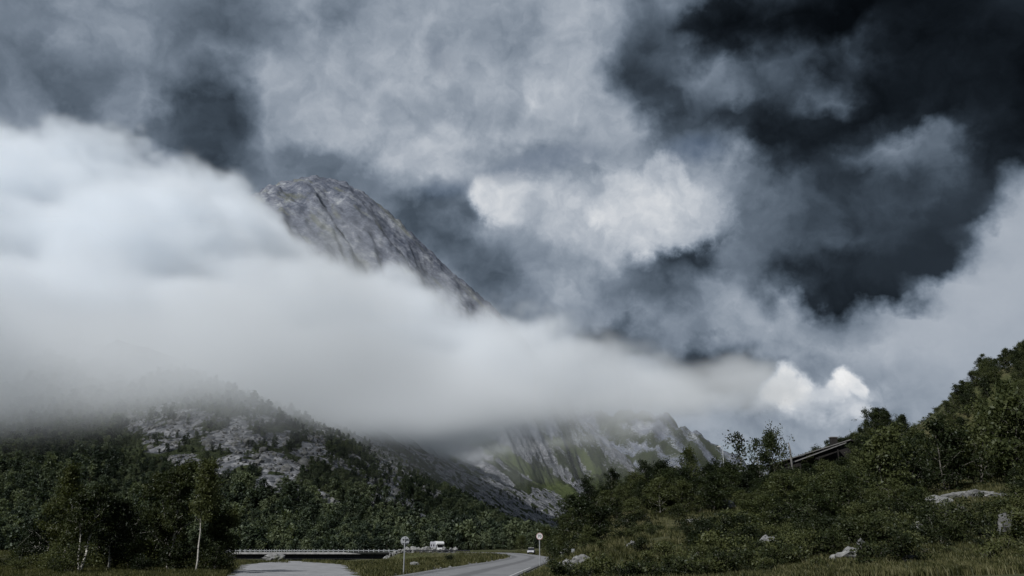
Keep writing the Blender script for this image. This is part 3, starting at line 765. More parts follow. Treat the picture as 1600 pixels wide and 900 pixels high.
# ------------------------------------------------------------------ finding spots on the ground
def H1(x, y): return float(hfast(x, y))
def spot(px, Y):
    """ground point at distance Y below the photograph column px"""
    py = 850.0; x = 0.0
    for _ in range(6):
        x = at(px, py, Y).x; z = H1(x, Y)
        py = float(project(np.array(x), np.array(float(Y)), np.array(z))[1])
    return Vector((x, Y, z))
def ground_hit(px, py, y0=42, y1=330):
    Ys = np.arange(y0, y1, 0.5)
    d = ray(px, py)
    k = Ys / d[1]
    h = hfast(d[0] * k, Ys)
    below = np.nonzero(CAMZ + d[2] * k <= h)[0]
    i = below[0] if len(below) else len(Ys) - 1
    return Vector((d[0] * k[i], Ys[i], h[i]))

# ------------------------------------------------------------------ road and lay-by
def strip(name, C2, off0, off1, dz, mat, every=1, tex=None):
    T = np.gradient(C2, axis=0); T /= np.linalg.norm(T, axis=1)[:, None]
    Nn = np.c_[T[:, 1], -T[:, 0]]                 # to the right of the direction of travel
    cols = np.linspace(off0, off1, 5)
    V = []
    for c in cols:
        P = C2 + Nn * c
        V.append(np.c_[P, road_z(C2[:, 0], C2[:, 1]) + dz - 0.012 * np.abs(c)])
    n = len(C2); V = np.stack(V, 1).reshape(-1, 3)
    i = np.arange(n - 1)[:, None] * 5 + np.arange(4)[None, :]
    F = np.stack([i, i + 1, i + 6, i + 5], -1).reshape(-1, 4)
    return mesh_arrays(name, V, F, mat, True)
def asphalt_tracks():
    m, n, b = material('asphalt_road')
    tcn = n.new('ShaderNodeTexCoord').outputs['Object']
    uv = n.new('ShaderNodeAttribute', attribute_name='across').outputs['Fac']
    f = n.noise(tcn, 0.35, 6, 0.7)
    f2 = n.noise(tcn, 6.0, 5, 0.8)
    c = n.ramp(n.math('ADD', n.math('MULTIPLY', f, 0.6), n.math('MULTIPLY', f2, 0.4)), [(0.3, (0.125, 0.126, 0.13)), (0.7, (0.245, 0.245, 0.248))])
    # polished wheel tracks, darker with rubber
    s = n.math('SINE', n.math('MULTIPLY', uv, 14.0))
    trk = n.math('MULTIPLY', n.smooth(n.math('ADD', s, n.math('MULTIPLY', n.math('SUBTRACT', f, 0.5), 2.2)), 0.2, 0.95), 0.75)
    c = n.mixc(trk, c, n.vmath('SCALE', c, scale=0.5))
    n.put(b.inputs['Base Color'], c); b.inputs['Roughness'].default_value = 0.8
    bn = n.new('ShaderNodeBump', {'Height': f2, 'Strength': 0.3, 'Distance': 0.02}); n.put(b.inputs['Normal'], bn.outputs[0])
    return m
M['road'] = asphalt_tracks()
road = link('road', strip('road', ROADC, -3.9, 3.9, 0.06, M['road']))
attr(road, 'across', np.tile(np.linspace(0, 1, 5), len(ROADC)))
tag(road, kind='structure')
# broken edge line along the right side of the near road
edge_root = link('edge_line', strip('edge_line', ROADC[22:60], 3.42, 3.52, 0.066, M['line'])); tag(edge_root, kind='structure')
# lay-by: gravel slab
lv = []
LR, LC = 34, 9
for r_ in range(LR):
    yy = 32 + r_ * 2.2
    for c_ in range(LC):
        tt_ = (c_ / (LC - 1)) * 2 - 1
        hw = (4.3 + 0.03 * (yy - 60)) * math.sqrt(max(0.03, 1 - max(0, (yy - 92) / 12.8) ** 2)) * (1 + 0.05 * math.sin(yy * .7 + tt_))
        lv.append((-15.5 - (yy - 60) * 0.26 + tt_ * hw, yy, 0))
lv = np.array(lv); lv[:, 2] = height(lv[:, 0], lv[:, 1]) + 0.05
lv[0::LC, 2] -= 0.06; lv[LC - 1::LC, 2] -= 0.06
me = bpy.data.meshes.new('gravel_lay_by')
fs = [(r_ * LC + c_, r_ * LC + c_ + 1, (r_ + 1) * LC + c_ + 1, (r_ + 1) * LC + c_) for r_ in range(LR - 1) for c_ in range(LC - 1)]
me.from_pydata([tuple(p) for p in lv], [], fs); me.update(); me.materials.append(plain('pale_gravel', (0.235, 0.235, 0.24), 0.95, 0, 0.28, 0.6, 0.4))
for p in me.polygons: p.use_smooth = True
tag(link('gravel_lay_by', me), kind='structure')

# ------------------------------------------------------------------ rocks
from mathutils import noise as mnoise
import bmesh
def rock_mesh(seed, sx, sy, sz, sub=3, jag=0.45):
    bm = bmesh.new(); bmesh.ops.create_icosphere(bm, subdivisions=sub, radius=1.0)
    rs = random.Random(seed)
    planes = [(Vector((rs.gauss(0, 1), rs.gauss(0, 1), rs.gauss(0, 0.8))).normalized(), rs.uniform(0.55, 0.9)) for _ in range(9)]
    o = Vector((rs.uniform(0, 50), rs.uniform(0, 50), rs.uniform(0, 50)))
    for v in bm.verts:
        p = v.co.copy()
        for nn, dd in planes:                     # cleaved faces
            e = p.dot(nn) - dd
            if e > 0: p -= nn * e
        p *= 1 + jag * 0.6 * mnoise.noise(p * 1.6 + o) + jag * 0.5 * mnoise.noise(p * 4.2 + o) + jag * 0.3 * mnoise.noise(p * 9.0 + o)
        st = math.floor(p.z * 5 + 0.5 * mnoise.noise(p * 2 + o)) / 5
        p.z = p.z * 0.45 + st * 0.55             # ledges
        v.co = Vector((p.x * sx, p.y * sy, p.z * sz))
    me = bpy.data.meshes.new('boulder'); bm.to_mesh(me); bm.free()
    return me
ROCKS = [rock_mesh(s, 1.0, 0.85, 0.75) for s in range(7)]
for r_ in ROCKS: r_.materials.append(M['rock'])
ROCKSD = [r_.copy() for r_ in ROCKS]
for r_ in ROCKSD: r_.materials[0] = M['rock_dark']
def boulder(p, wx, wz, label, group=None, dark=False, seed=0, sink=0.25, wy=None, rz=None):
    o = bpy.data.objects.new('boulder', (ROCKSD if dark else ROCKS)[seed % 7]); C.objects.link(o)
    wy = wy or wx * 0.8
    o.scale = (wx / 2 * 1.15, wy / 2, wz / 2 * 1.5)
    o.rotation_euler = (0, 0, seed * 1.7 if rz is None else rz)
    o.location = (p[0], p[1], p[2] + wz * (0.5 - sink))
    return tag(o, label, 'rock', group)

# ------------------------------------------------------------------ bridge
BX0, BX1, BY, BZ = -84.5, -38.0, 258.0, 0.55
br = empty('road_bridge', (-61, BY, 0))
tag(br, 'low road bridge with dark girders and pale railing posts spanning the river bed', 'bridge')
LB = (BX1 - BX0) / 2; cxb = (BX0 + BX1) / 2 + 61
def bpart(name, mat, *boxes, parent=br, bevel=0):
    m = MB()
    for b in boxes: m.box(*b)
    return m.build(name, mat, parent, bevel=bevel)
bpart('deck', M['concrete'], (cxb - LB, cxb + LB, -4.4, 4.4, 0.10, 0.50))
for yy in (-3.2, 0, 3.2):
    gm = MB(); gm.box(cxb - LB + 0.4, cxb + LB - 0.4, yy - 0.2, yy + 0.2, -1.35, 0.097)
    gm.box(cxb - LB + 0.4, cxb + LB - 0.4, yy - 0.45, yy + 0.45, -1.43, -1.353)
    go = gm.build('girder', M['steel_dark'], br)
    if yy == -3.2:
        for k in range(20):
            s = MB(); xx = cxb - LB + 1.5 + k * 2.3; s.box(xx, xx + 0.08, yy - 0.42, yy - 0.203, -1.35, 0.09); s.build('stiffener', M['steel_dark'], go)
for s, xx in ((-1, cxb - LB), (1, cxb + LB)):
    m = MB(); m.prism([(xx - s * 0.6, -4.2), (xx + s * 3.5, -4.2), (xx + s * 3.5, 0.42), (xx - s * 0.1, 0.42), (xx - s * 0.1, -1.6), (xx - s * 0.6, -1.6)], -4.6, 4.6)
    m.build('abutment', M['concrete'], br, bevel=0.04)
for side in (-1, 1):
    y0 = side * 4.25
    rl = MB(); rl.box(cxb - LB - 4, cxb + LB + 4, y0 - 0.06, y0 + 0.06, 0.93, 1.14); top = rl.build('rail', M['galv'] if side < 0 else M['steel_dark'], br)
    k = 0; xx = cxb - LB - 3.8
    while xx < cxb + LB + 4:
        m = MB(); m.box(xx, xx + 0.13, y0 - 0.20, y0 - 0.065, 0.503, 1.42); m.build('railing_post', M['galv'], br)
        xx += 1.55
m = MB(); m.box(cxb - LB, cxb + LB, -4.62, -4.403, 0.02, 0.56); m.build('kerb_beam', M['concrete'], br)

# guard rail along the far road, right of the bridge
gr = empty('guard_rail', (-20, 246, 0.5)); tag(gr, 'low dark guard rail on posts beside the road in front of the camper', 'guard rail')
GP = [(-33.5, 249.4), (-27, 247.6), (-21, 245.2), (-16.2, 242.0), (-12, 238)]
GPv = [Vector((a + 20, b - 246, 0)) for a, b in GP]
m = MB()
for a, b in zip(GPv[:-1], GPv[1:]):
    d = (b - a); ln = d.length; Mx = Matrix.Translation(a) @ Matrix.Rotation(math.atan2(d.y, d.x), 4, 'Z')
    m.box(0, ln, -0.04, 0.04, 0.42, 0.72, Mx)
m.build('rail', M['steel_dark'], gr)
for i in range(13):
    t = i / 12 * (len(GPv) - 1); k = min(int(t), len(GPv) - 2); p = GPv[k].lerp(GPv[k + 1], t - k)
    m = MB(); m.box(p.x - 0.06, p.x + 0.06, p.y + 0.05, p.y + 0.17, -0.8, 0.80); m.build('post', M['steel_dark'], gr)

# masonry bank with railing stubs at the far left
wl = empty('stone_parapet', (-160, 252, 0)); tag(wl, 'pale rubble parapet with short railing stubs at the far left road edge', 'wall')
m = MB(); m.box(-28, 14, -1.2, -0.6, -1.4, 0.78); m.build('core', M['concrete'], wl)
rs = random.Random(5)
xx = -28
while xx < 14:
    for lvl in range(3):
        ww = rs.uniform(0.8, 1.5)
        st = bpy.data.objects.new('stone', ROCKS[rs.randrange(7)]); C.objects.link(st); st.parent = wl
        st.location = (xx + rs.uniform(-.3, .3), -1.25, -1.1 + lvl * 0.72); st.scale = (ww * 0.62, 0.35, 0.52); st.rotation_euler = (0, rs.uniform(-.2, .2), rs.choice((0, 3.14)))
    xx += 1.15
for k in range(10):
    m = MB(); m.box(-27 + k * 2.0, -26.82 + k * 2.0, -1.0, -0.82, 0.783, 1.75); m.build('railing_stub', M['galv'], wl)

# blocks shoring the road beside the bridge
rs = random.Random(11)
for i in range(26):
    x = -37.2 + i * 0.82 + rs.uniform(-.3, .3); y = 251.6 - 0.12 * i + rs.uniform(-2.2, 0.0)
    boulder((x, y, H1(x, y) - 0.1 + (0.5 if i % 2 else 0)), rs.uniform(1.3, 2.4), rs.uniform(1.1, 1.9), 'pale blasted block in the bank right of the bridge end', 'shoring blocks right of the bridge', seed=i)
for i in range(11):
    x = -92.5 + i * 0.9; y = 252.5 + rs.uniform(-2, 0.5)
    boulder((x, y, H1(x, y)), rs.uniform(0.9, 2.0), rs.uniform(0.8, 1.5), 'pale blasted block in the bank left of the bridge end', 'shoring blocks left of the bridge', seed=i + 3)
p = at(428, 880, 108); boulder((p.x, p.y, H1(p.x, p.y)), 2.7, 1.35, 'big pale boulder lying at the far end of the lay-by before the bridge', seed=2, sink=0.2, rz=0.2)

# ------------------------------------------------------------------ traffic signs
def round_sign(px, base_py, top_py, dia_px, Y, face_us, label):
    p = spot(px, Y); ppm = FPX / (Y * CP + (1) * SP)
    zc = at(px, top_py, Y).z; r = 0.31
    s = empty('road_sign', p); tag(s, label, 'sign')
    hc = zc - p.z
    m = MB(); m.tube([(0, 0, -0.3), (0, 0, hc + 0.26)], 0.045, 10); m.build('post', M['galv'], s)
    m = MB(); yb = -0.075 if face_us else 0.055
    m.disc((0, hc), r, yb, yb + 0.02); d = m.build('plate', M['white'] if face_us else M['galv'], s)
    for dz in (-0.14, 0.14):
        m = MB()
        if face_us: m.box(-0.2, 0.2, -0.0545, 0.06, hc + dz - 0.02, hc + dz + 0.02)
        else: m.box(-0.2, 0.2, -0.06, 0.0545, hc + dz - 0.02, hc + dz + 0.02)
        m.build('bracket', M['galv'], s)
    if face_us:
        n = 36; V = []; F = []
        for k in range(n):
            a = 2 * math.pi * k / n
            for rr_ in (r * 0.99, r * 0.84): V.append((rr_ * math.cos(a), yb - 0.004, hc + rr_ * math.sin(a)))
        for k in range(n): F.append((2 * k, 2 * k + 1, (2 * k + 3) % (2 * n), (2 * k + 2) % (2 * n)))
        m = MB(); m.add(V, F); m.build('red_ring', M['red'], d)
        cu = bpy.data.curves.new('limit_figures', 'FONT'); cu.body = '70'; cu.size = 0.36; cu.align_x = 'CENTER'; cu.align_y = 'CENTER'; cu.extrude = 0.002; cu.offset = 0.006
        tmp = bpy.data.objects.new('tmp', cu); C.objects.link(tmp)
        dg = bpy.context.evaluated_depsgraph_get(); me = bpy.data.meshes.new_from_object(tmp.evaluated_get(dg)); bpy.data.objects.remove(tmp)
        me.materials.clear(); me.materials.append(M['black'])
        o = link('limit_figures', me, d); o.rotation_euler = (R(90), 0, 0); o.location = (0, yb - 0.006, hc)
    return s
round_sign(630.5, 886, 845, 13, 60, False, 'round sign seen from its bare grey back on the grass left of the road')
round_sign(843.5, 888, 838, 10, 78, True, 'round 70 speed limit sign on a thin post right of the road')
# marker post by the rocks
p = spot(895.5, 72); mp_ = empty('marker_post', p); tag(mp_, 'thin post with a small grey plate among the rocks right of the speed sign', 'post')
hm = at(895, 858, 72).z - p.z
m = MB(); m.tube([(0, 0, -0.3), (0, 0, hm)], 0.03, 8); m.build('post', M['galv'], mp_)
m = MB(); m.box(-0.13, 0.13, -0.055, -0.034, hm - 0.28, hm + 0.02); m.build('plate', M['galv'], mp_, bevel=0.01)

# ------------------------------------------------------------------ vehicles
def wheel(parent, x, y, r=0.34, w=0.22):
    m = MB(); n = 20
    prof = [(-w / 2, r * .62), (-w / 2, r * .93), (-w * .35, r), (w * .35, r), (w / 2, r * .93), (w / 2, r * .62)]
    V = [(x + px_, y + rr_ * math.cos(2 * math.pi * k / n), r + rr_ * math.sin(2 * math.pi * k / n)) for k in range(n) for px_, rr_ in prof]
    F = [(k * 6 + i, k * 6 + i + 1, ((k + 1) % n) * 6 + i + 1, ((k + 1) % n) * 6 + i) for k in range(n) for i in range(5)]
    m.add(V, F); t = m.build('tyre', M['tyre'], parent, True)
    m = MB(); V = [(x + s * w * .38, y + r * .63 * math.cos(2 * math.pi * k / n), r + r * .63 * math.sin(2 * math.pi * k / n)) for s in (-1, 1) for k in range(n)]
    m.add(V, [tuple(range(n)), tuple(range(2 * n - 1, n - 1, -1))]); m.build('rim', M['galv'], t)

# camper: front towards -y
p = Vector((-22.3, 250.6, road_z(-22.3, 250.6) + 0.06))
cv = empty('camper_van', p, R(24)); tag(cv, 'white camper van with a bulging roof over its cab on the far road', 'camper van')
m = MB(); m.prism([(-1.12, 0.45), (1.12, 0.45), (1.15, 0.7), (1.15, 2.75), (1.02, 2.98), (-1.02, 2.98), (-1.15, 2.75), (-1.15, 0.7)], -1.6, 3.6); m.build('body', M['grey_paint_shade'], cv, bevel=0.05)  # shade of the turned side put into the body colour
# overcab bulge: profile in y,z pushed across x
def xprism(prof, x0, x1):
    m = MB(); n = len(prof)
    V = [(x, y, z) for x in (x0, x1) for y, z in prof]
    m.add(V, [tuple(range(n - 1, -1, -1)), tuple(range(n, 2 * n))] + [(k, (k + 1) % n, (k + 1) % n + n, k + n) for k in range(n)])
    return m
xprism([(-1.603, 1.95), (-2.55, 2.02), (-2.85, 2.25), (-2.80, 2.62), (-2.40, 2.96), (-1.603, 3.04)], -1.16, 1.16).build('overcab', M['white'], cv, bevel=0.08)
cab = xprism([(-1.606, 0.42), (-3.25, 0.42), (-3.32, 0.62), (-3.25, 1.05), (-2.75, 1.25), (-2.05, 1.94), (-1.606, 1.94)], -0.98, 0.98).build('cab', M['white'], cv, bevel=0.06)
m = MB(); m.add([(-0.9, -2.80, 1.27), (0.9, -2.80, 1.27), (0.82, -2.17, 1.90), (-0.82, -2.17, 1.90)], [(0, 1, 2, 3)]); m.build('windscreen', M['glass_dark'], cab)
for s in (-1, 1):
    m = MB(); m.add([(s * 0.986, -2.62, 1.28), (s * 0.986, -1.75, 1.28), (s * 0.986, -1.75, 1.86), (s * 0.986, -2.1, 1.86)], [(0, 1, 2, 3)]); m.build('door_window', M['glass_dark'], cab)
    m = MB(); m.box(s * 0.55, s * 0.88, -3.33, -3.29, 0.78, 0.98) if s > 0 else m.box(-0.88, -0.55, -3.33, -3.29, 0.78, 0.98); m.build('headlight', M['lamp'], cab)
    m = MB(); m.box(min(s * 1.0, s * 1.25), max(s * 1.0, s * 1.25), -2.62, -2.55, 1.3, 1.62); m.build('mirror', M['black'], cab)
    for yy in (-0.4, 1.9):
        m = MB(); m.box(min(s * 1.151, s * 1.16), max(s * 1.151, s * 1.16), yy, yy + 1.0, 1.6, 2.2); m.build('side_window', M['glass_dark'], cv)
    for yy in (-2.45, 1.9): wheel(cv, s * 0.9, yy)
m = MB(); m.box(-0.95, 0.95, -3.42, -3.31, 0.36, 0.60); m.build('bumper', M['grey_paint_shade'], cv, bevel=0.03)
m = MB(); m.box(-0.5, 0.5, -3.326, -3.30, 0.70, 0.84); m.build('grille', M['black'], cab)
m = MB(); m.box(-0.45, 0.45, 0.6, 1.5, 2.983, 3.10); m.build('roof_hatch', M['white'], cv, bevel=0.02)

# small car coming round the bend
p = Vector((4.9, 214.0, 0)); p.z = float(road_z(0, 214.0)) + 0.05
car = empty('car', p, R(-6)); tag(car, 'small pale car coming round the bend behind the speed sign', 'car')
body = xprism([(-2.05, 0.28), (-2.12, 0.5), (-2.0, 0.78), (-1.15, 0.92), (1.95, 0.96), (2.08, 0.6), (2.0, 0.28)], -0.86, 0.86).build('body', M['grey_paint_shade'], car, bevel=0.08)
xprism([(-1.12, 0.93), (-0.42, 1.44), (1.0, 1.47), (1.85, 0.97)], -0.74, 0.74).build('cabin', M['glass_dark'], car, bevel=0.04)
xprism([(-0.46, 1.475), (-0.30, 1.52), (0.95, 1.53), (1.08, 1.475)], -0.70, 0.70).build('roof', M['lamp'], car, bevel=0.02)
for s in (-1, 1):
    m = MB(); m.box(min(s * .48, s * .8), max(s * .48, s * .8), -2.11, -2.02, 0.56, 0.72); m.build('headlight', M['lamp'], body)
    for yy in (-1.3, 1.3): wheel(car, s * 0.76, yy, 0.31, 0.2)
m = MB(); m.box(-0.5, 0.5, -2.135, -2.10, 0.36, 0.50); m.build('grille', M['black'], body)

# ------------------------------------------------------------------ lamp post on the rise
Yl = 150; p = spot(1136, Yl); ztop = at(1136, 699, Yl).z
lp = empty('street_lamp', p); tag(lp, 'tall thin street lamp with a flat head rising above the bushes', 'street lamp')
hh = ztop - p.z
m = MB(); m.tube([(0, 0, -0.3), (0, 0, hh * 0.5), (0, 0, hh)], [0.10, 0.08, 0.055], 8); m.build('pole', M['galv'], lp, True)
m = MB(); m.tube([(0, 0, hh), (-0.15, 0, hh + 0.12), (-0.35, 0, hh + 0.16)], 0.04, 8); m.build('arm', M['galv'], lp, True)
m = MB(); m.prism([(-0.95, hh + 0.12), (-0.25, hh + 0.10), (-0.2, hh + 0.22), (-0.6, hh + 0.28), (-0.95, hh + 0.20)], -0.16, 0.16); hd = m.build('lamp_head', M['white'], lp, bevel=0.02)
m = MB(); m.box(-0.85, -0.35, -0.12, 0.12, hh + 0.085, hh + 0.105); m.build('lens', M['lamp'], hd)

# ------------------------------------------------------------------ dark cabin half hidden on the hillside
Yc = 146
a = at(1222, 722, Yc); b = at(1330, 688, Yc)
cab_w = (b.x - a.x)
base = Vector((a.x, Yc, a.z))
cb = empty('cabin', base); tag(cb, 'dark timber cabin with pale roof edges half hidden in the trees', 'cabin')
run, rise = b.x - a.x, b.z - a.z
sl_ = rise / run
m = MB(); m.prism([(0.6, -4.0), (2 * run - 0.6, -4.0), (2 * run - 0.6, 0.2), (run, rise - 0.15), (0.6, 0.2)], 1.0, 9.0); m.build('wall', M['tar_wood'], cb)
def slab(name, x0, z0, x1, z1, th, y0, y1, mat, par):
    mm = MB(); mm.prism([(x0, z0), (x1, z1), (x1, z1 + th), (x0, z0 + th)], y0, y1); return mm.build(name, mat, par)
rf = slab('roof', -0.3, -0.1, run, rise, 0.28, 0.2, 9.6, M['tar_wood'], cb)
slab('bargeboard', -0.35, -0.02, run, rise + 0.08, 0.16, 0.12, 0.197, M['grey_wood'], rf)
rf2 = slab('roof', run, rise, 2 * run + 0.3, -0.1, 0.28, 0.2, 9.6, M['tar_wood'], cb)
# porch roof in front, lower and parallel
d0 = at(1238, 723, Yc - 4); d1 = at(1322, 692, Yc - 4)
q0, q1 = d0 - base, d1 - base
pr = slab('porch_roof', q0.x, q0.z - 0.12, q1.x, q1.z - 0.12, 0.22, -4.0, 0.1, M['tar_wood'], cb)
slab('bargeboard', q0.x - 0.05, q0.z - 0.06, q1.x, q1.z - 0.06, 0.17, -4.08, -4.003, M['grey_wood'], pr)
for f_ in (0.15, 0.5, 0.85):
    xx = q0.x + (q1.x - q0.x) * f_; zz = q0.z + (q1.z - q0.z) * f_
    m = MB(); m.box(xx - 0.09, xx + 0.09, -3.7, -3.52, -4.5, zz - 0.13); m.build('porch_post', M['tar_wood'], cb)
m = MB(); ch = at(1302, 684, Yc + 3) - base; m.box(ch.x - 0.55, ch.x + 0.55, 2.6, 3.6, ch.z - 2.2, ch.z); m.build('chimney', M['tar_wood'], cb)
m = MB(); m.box(ch.x - 0.66, ch.x + 0.66, 2.5, 3.7, ch.z + 0.002, ch.z + 0.14); m.build('chimney_cap', M['grey_wood'], cb)
# bleached snag beside it
t0 = at(1236, 716, Yc - 5); t1 = at(1232, 692, Yc - 5)
m = MB(); m.tube([t0 - Vector((-.1, 0, 3)), t0, t0.lerp(t1, .5) + Vector((.08, 0, 0)), t1], [0.2, 0.18, 0.15, 0.09], 8)
tag(m.build('dead_trunk', M['grey_wood'], None, True), 'bleached bare tree trunk standing in front of the dark cabin', 'tree trunk')

# ------------------------------------------------------------------ boulders on the hillside  (px, bottom py, width px, height px)
LABS = [(1462, 790, 44, 12, 'flat pale rock just left of and below the long bedrock slab', 0),
        (1472, 808, 26, 22, 'upright pale rock standing below the long bedrock slab', 0),
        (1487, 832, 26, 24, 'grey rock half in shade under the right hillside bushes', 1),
        (1590, 836, 34, 28, 'blue grey rock at the right edge of the photo', 1),
        (1436, 842, 24, 18, 'bright squat stone at the upper edge of the right meadow', 0),
        (1204, 868, 24, 26, 'pale pointed rock below the dark bushes in the middle of the hill foot', 0),
        (1332, 878, 44, 16, 'broken pale rock in the shade left of the right meadow', 0),
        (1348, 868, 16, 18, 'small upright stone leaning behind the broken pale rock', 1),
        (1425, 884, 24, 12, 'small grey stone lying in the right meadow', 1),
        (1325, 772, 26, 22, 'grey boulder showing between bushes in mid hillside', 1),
        (1130, 795, 28, 10, 'pale flat boulder at the top of the grassy opening', 0),
        (1058, 780, 14, 12, 'small pale stone high among the bushes left of the lamp', 0),
        (1083, 818, 20, 5, 'low stone in the middle of the grassy opening', 0),
        (988, 856, 12, 7, 'small white stone in the shade of the grassy opening', 0),
        (884, 876, 20, 13, 'pale blocky rock beside the thin marker post', 0),
        (890, 894, 26, 14, 'white rock at the foot of the marker post', 0),
        (908, 888, 24, 14, 'rough white rock right of the marker post', 0),
        (1455, 815, 14, 10, 'small pale rock at the left foot of the upright rock', 0),
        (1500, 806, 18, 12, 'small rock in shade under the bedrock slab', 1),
        (648, 884, 12, 5, 'small pale stone at the foot of the bare backed sign', 0)]
# bedrock slab made of ledges
bp = ground_hit(1530, 780); kk = bp.y * 1.02 / FPX
bo = empty('bedrock_outcrop', bp); tag(bo, 'long low grey outcrop of bedrock on the right hillside', 'rock')
rs = random.Random(21)
for k in range(15):
    u_ = k / 14
    o = bpy.data.objects.new('ledge', ROCKSD[k % 7] if k % 3 else ROCKS[k % 7]); C.objects.link(o); o.parent = bo
    wx = rs.uniform(1.3, 2.6); hz = (0.25 + 1.0 * math.sin(math.pi * min(1, .1 + u_ * .9)) ** 1.2) * rs.uniform(.8, 1.1)
    o.scale = (wx * .6, 1.0, hz * .62)
    xx = (u_ - .5) * 108 * kk; dy = rs.uniform(-.6, .8)
    o.location = (xx, dy, H1(bp.x + xx, bp.y + dy) - bp.z + hz * .25); o.rotation_euler = (rs.uniform(-.15, .15), rs.uniform(-.15, .15), rs.uniform(-.4, .4))
for i, (px, py, wp, hp, lab, dk) in enumerate(LABS):
    p = ground_hit(px, py); k = p.y * 1.02 / FPX
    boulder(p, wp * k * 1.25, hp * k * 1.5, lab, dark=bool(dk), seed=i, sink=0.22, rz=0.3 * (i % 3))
# ------------------------------------------------------------------ trees: trunk with limbs, crown of small leaves in clumps
def leaf_quads(cen, size, g, flat=0.35):
    n = len(cen)
    u = g.normal(size=(n, 3)); u /= np.linalg.norm(u, axis=1)[:, None]
    v = np.cross(u, g.normal(size=(n, 3)) * (1, 1, 1) + (0, 0, flat)); v /= np.linalg.norm(v, axis=1)[:, None] + 1e-9
    s = (size * g.uniform(0.6, 1.35, n))[:, None]
    V = np.stack([cen + u * s, cen + v * s * 0.55, cen - u * s, cen - v * s * 0.55], 1).reshape(-1, 3)
    return V, np.arange(4 * n).reshape(-1, 4)

def tree_meshes(seed, h, r, cb=0.25, limbs=22, n_leaf=5000, leaf=0.09, lean=(0.0, 0.0), stems=1, bark='bark', leafmat='leaf', trunk_r=None, clump=0.32, top=0.35, droop=0.0, squash=1.0):
    g = np.random.default_rng(seed)
    mb = MB(); clumps = []
    trunk_r = trunk_r or 0.016 * h + 0.02
    for st in range(stems):
        sa = g.uniform(0, 6.28); sp = 0.0 if stems == 1 else g.uniform(0.12, 0.28) * r
        hh = h * (1 if st == 0 else g.uniform(0.7, 0.95))
        K = 9; t = np.linspace(0, 1, K)
        wob = np.cumsum(g.normal(0, 0.012 * h, (K, 2)), 0); wob -= wob[0]
        P = np.c_[lean[0] * t ** 1.15 + math.cos(sa) * sp * 3 * t ** 0.8 + wob[:, 0], lean[1] * t + math.sin(sa) * sp * 3 * t ** 0.8 + wob[:, 1], hh * t]
        P[0, 2] = -0.3
        mb.tube([tuple(q) for q in P], [max(0.008, trunk_r * (1 - 0.88 * k) * (1 if st == 0 else .75)) for k in t], 7)
        nl = limbs // stems
        for i in range(nl):
            f = cb + (0.985 - cb) * ((i + g.uniform(0.1, 0.9)) / nl)
            q0 = np.array([np.interp(f, t, P[:, k]) for k in range(3)])
            w = (f - cb) / (1 - cb)
            prof = (math.sin(math.pi * min(1, 0.18 + 0.82 * w) ** 0.85) ** 0.7) * (1 - top * w) + 0.10
            L = r * prof * g.uniform(0.6, 1.2)
            a = i * 2.39996 + g.uniform(-.5, .5); e = R(g.uniform(10, 50)) + w * 0.5
            d = np.array([math.cos(a) * math.cos(e), math.sin(a) * math.cos(e), math.sin(e)])
            q = [q0, q0 + d * L * 0.4 + g.normal(0, .05 * L, 3), q0 + d * L * 0.75 + (0, 0, -droop * L * .3) + g.normal(0, .06 * L, 3), q0 + d * L + (0, 0, -droop * L * .6)]
            rb = max(0.007, trunk_r * (1 - 0.85 * f) * 0.5)
            mb.tube([tuple(x) for x in q], [rb, rb * .7, rb * .45, rb * .2], 4, False)
            for k in range(5):
                s = g.uniform(0.3, 1.0); b0 = q0 + d * L * s
                e2 = b0 + g.normal(0, 0.34 * L * (0.45 + .55 * s), 3) * (1, 1, 0.8)
                if k < 3: mb.tube([tuple(b0), tuple(e2)], [rb * .35, rb * .15], 3, False)
                clumps += [e2, b0 * 0.4 + e2 * 0.6]
    cl = np.array(clumps)
    wts = g.uniform(0.25, 1.6, len(cl)); wts /= wts.sum()
    idx = g.choice(len(cl), n_leaf, p=wts)
    cen = cl[idx] + g.normal(0, clump, (n_leaf, 3)) * (1, 1, 0.7 * squash)
    cen[:, 2] = np.maximum(cen[:, 2], 0.05)
    V, F = leaf_quads(cen, leaf, g)
    crown = mesh_arrays('crown', V, F, M[leafmat])
    tm = bpy.data.meshes.new('trunk'); tm.from_pydata(mb.v, [], mb.f); tm.update(); tm.materials.append(M[bark])
    for p_ in tm.polygons: p_.use_smooth = True
    return tm, crown
def plant_tree(name, meshes, loc, rz, scale, label, cat, group=None):
    e = empty(name, loc, rz); e.scale = scale if hasattr(scale, '__len__') else (scale,) * 3
    link('trunk', meshes[0], e); link('crown', meshes[1], e)
    return tag(e, label, cat, group)

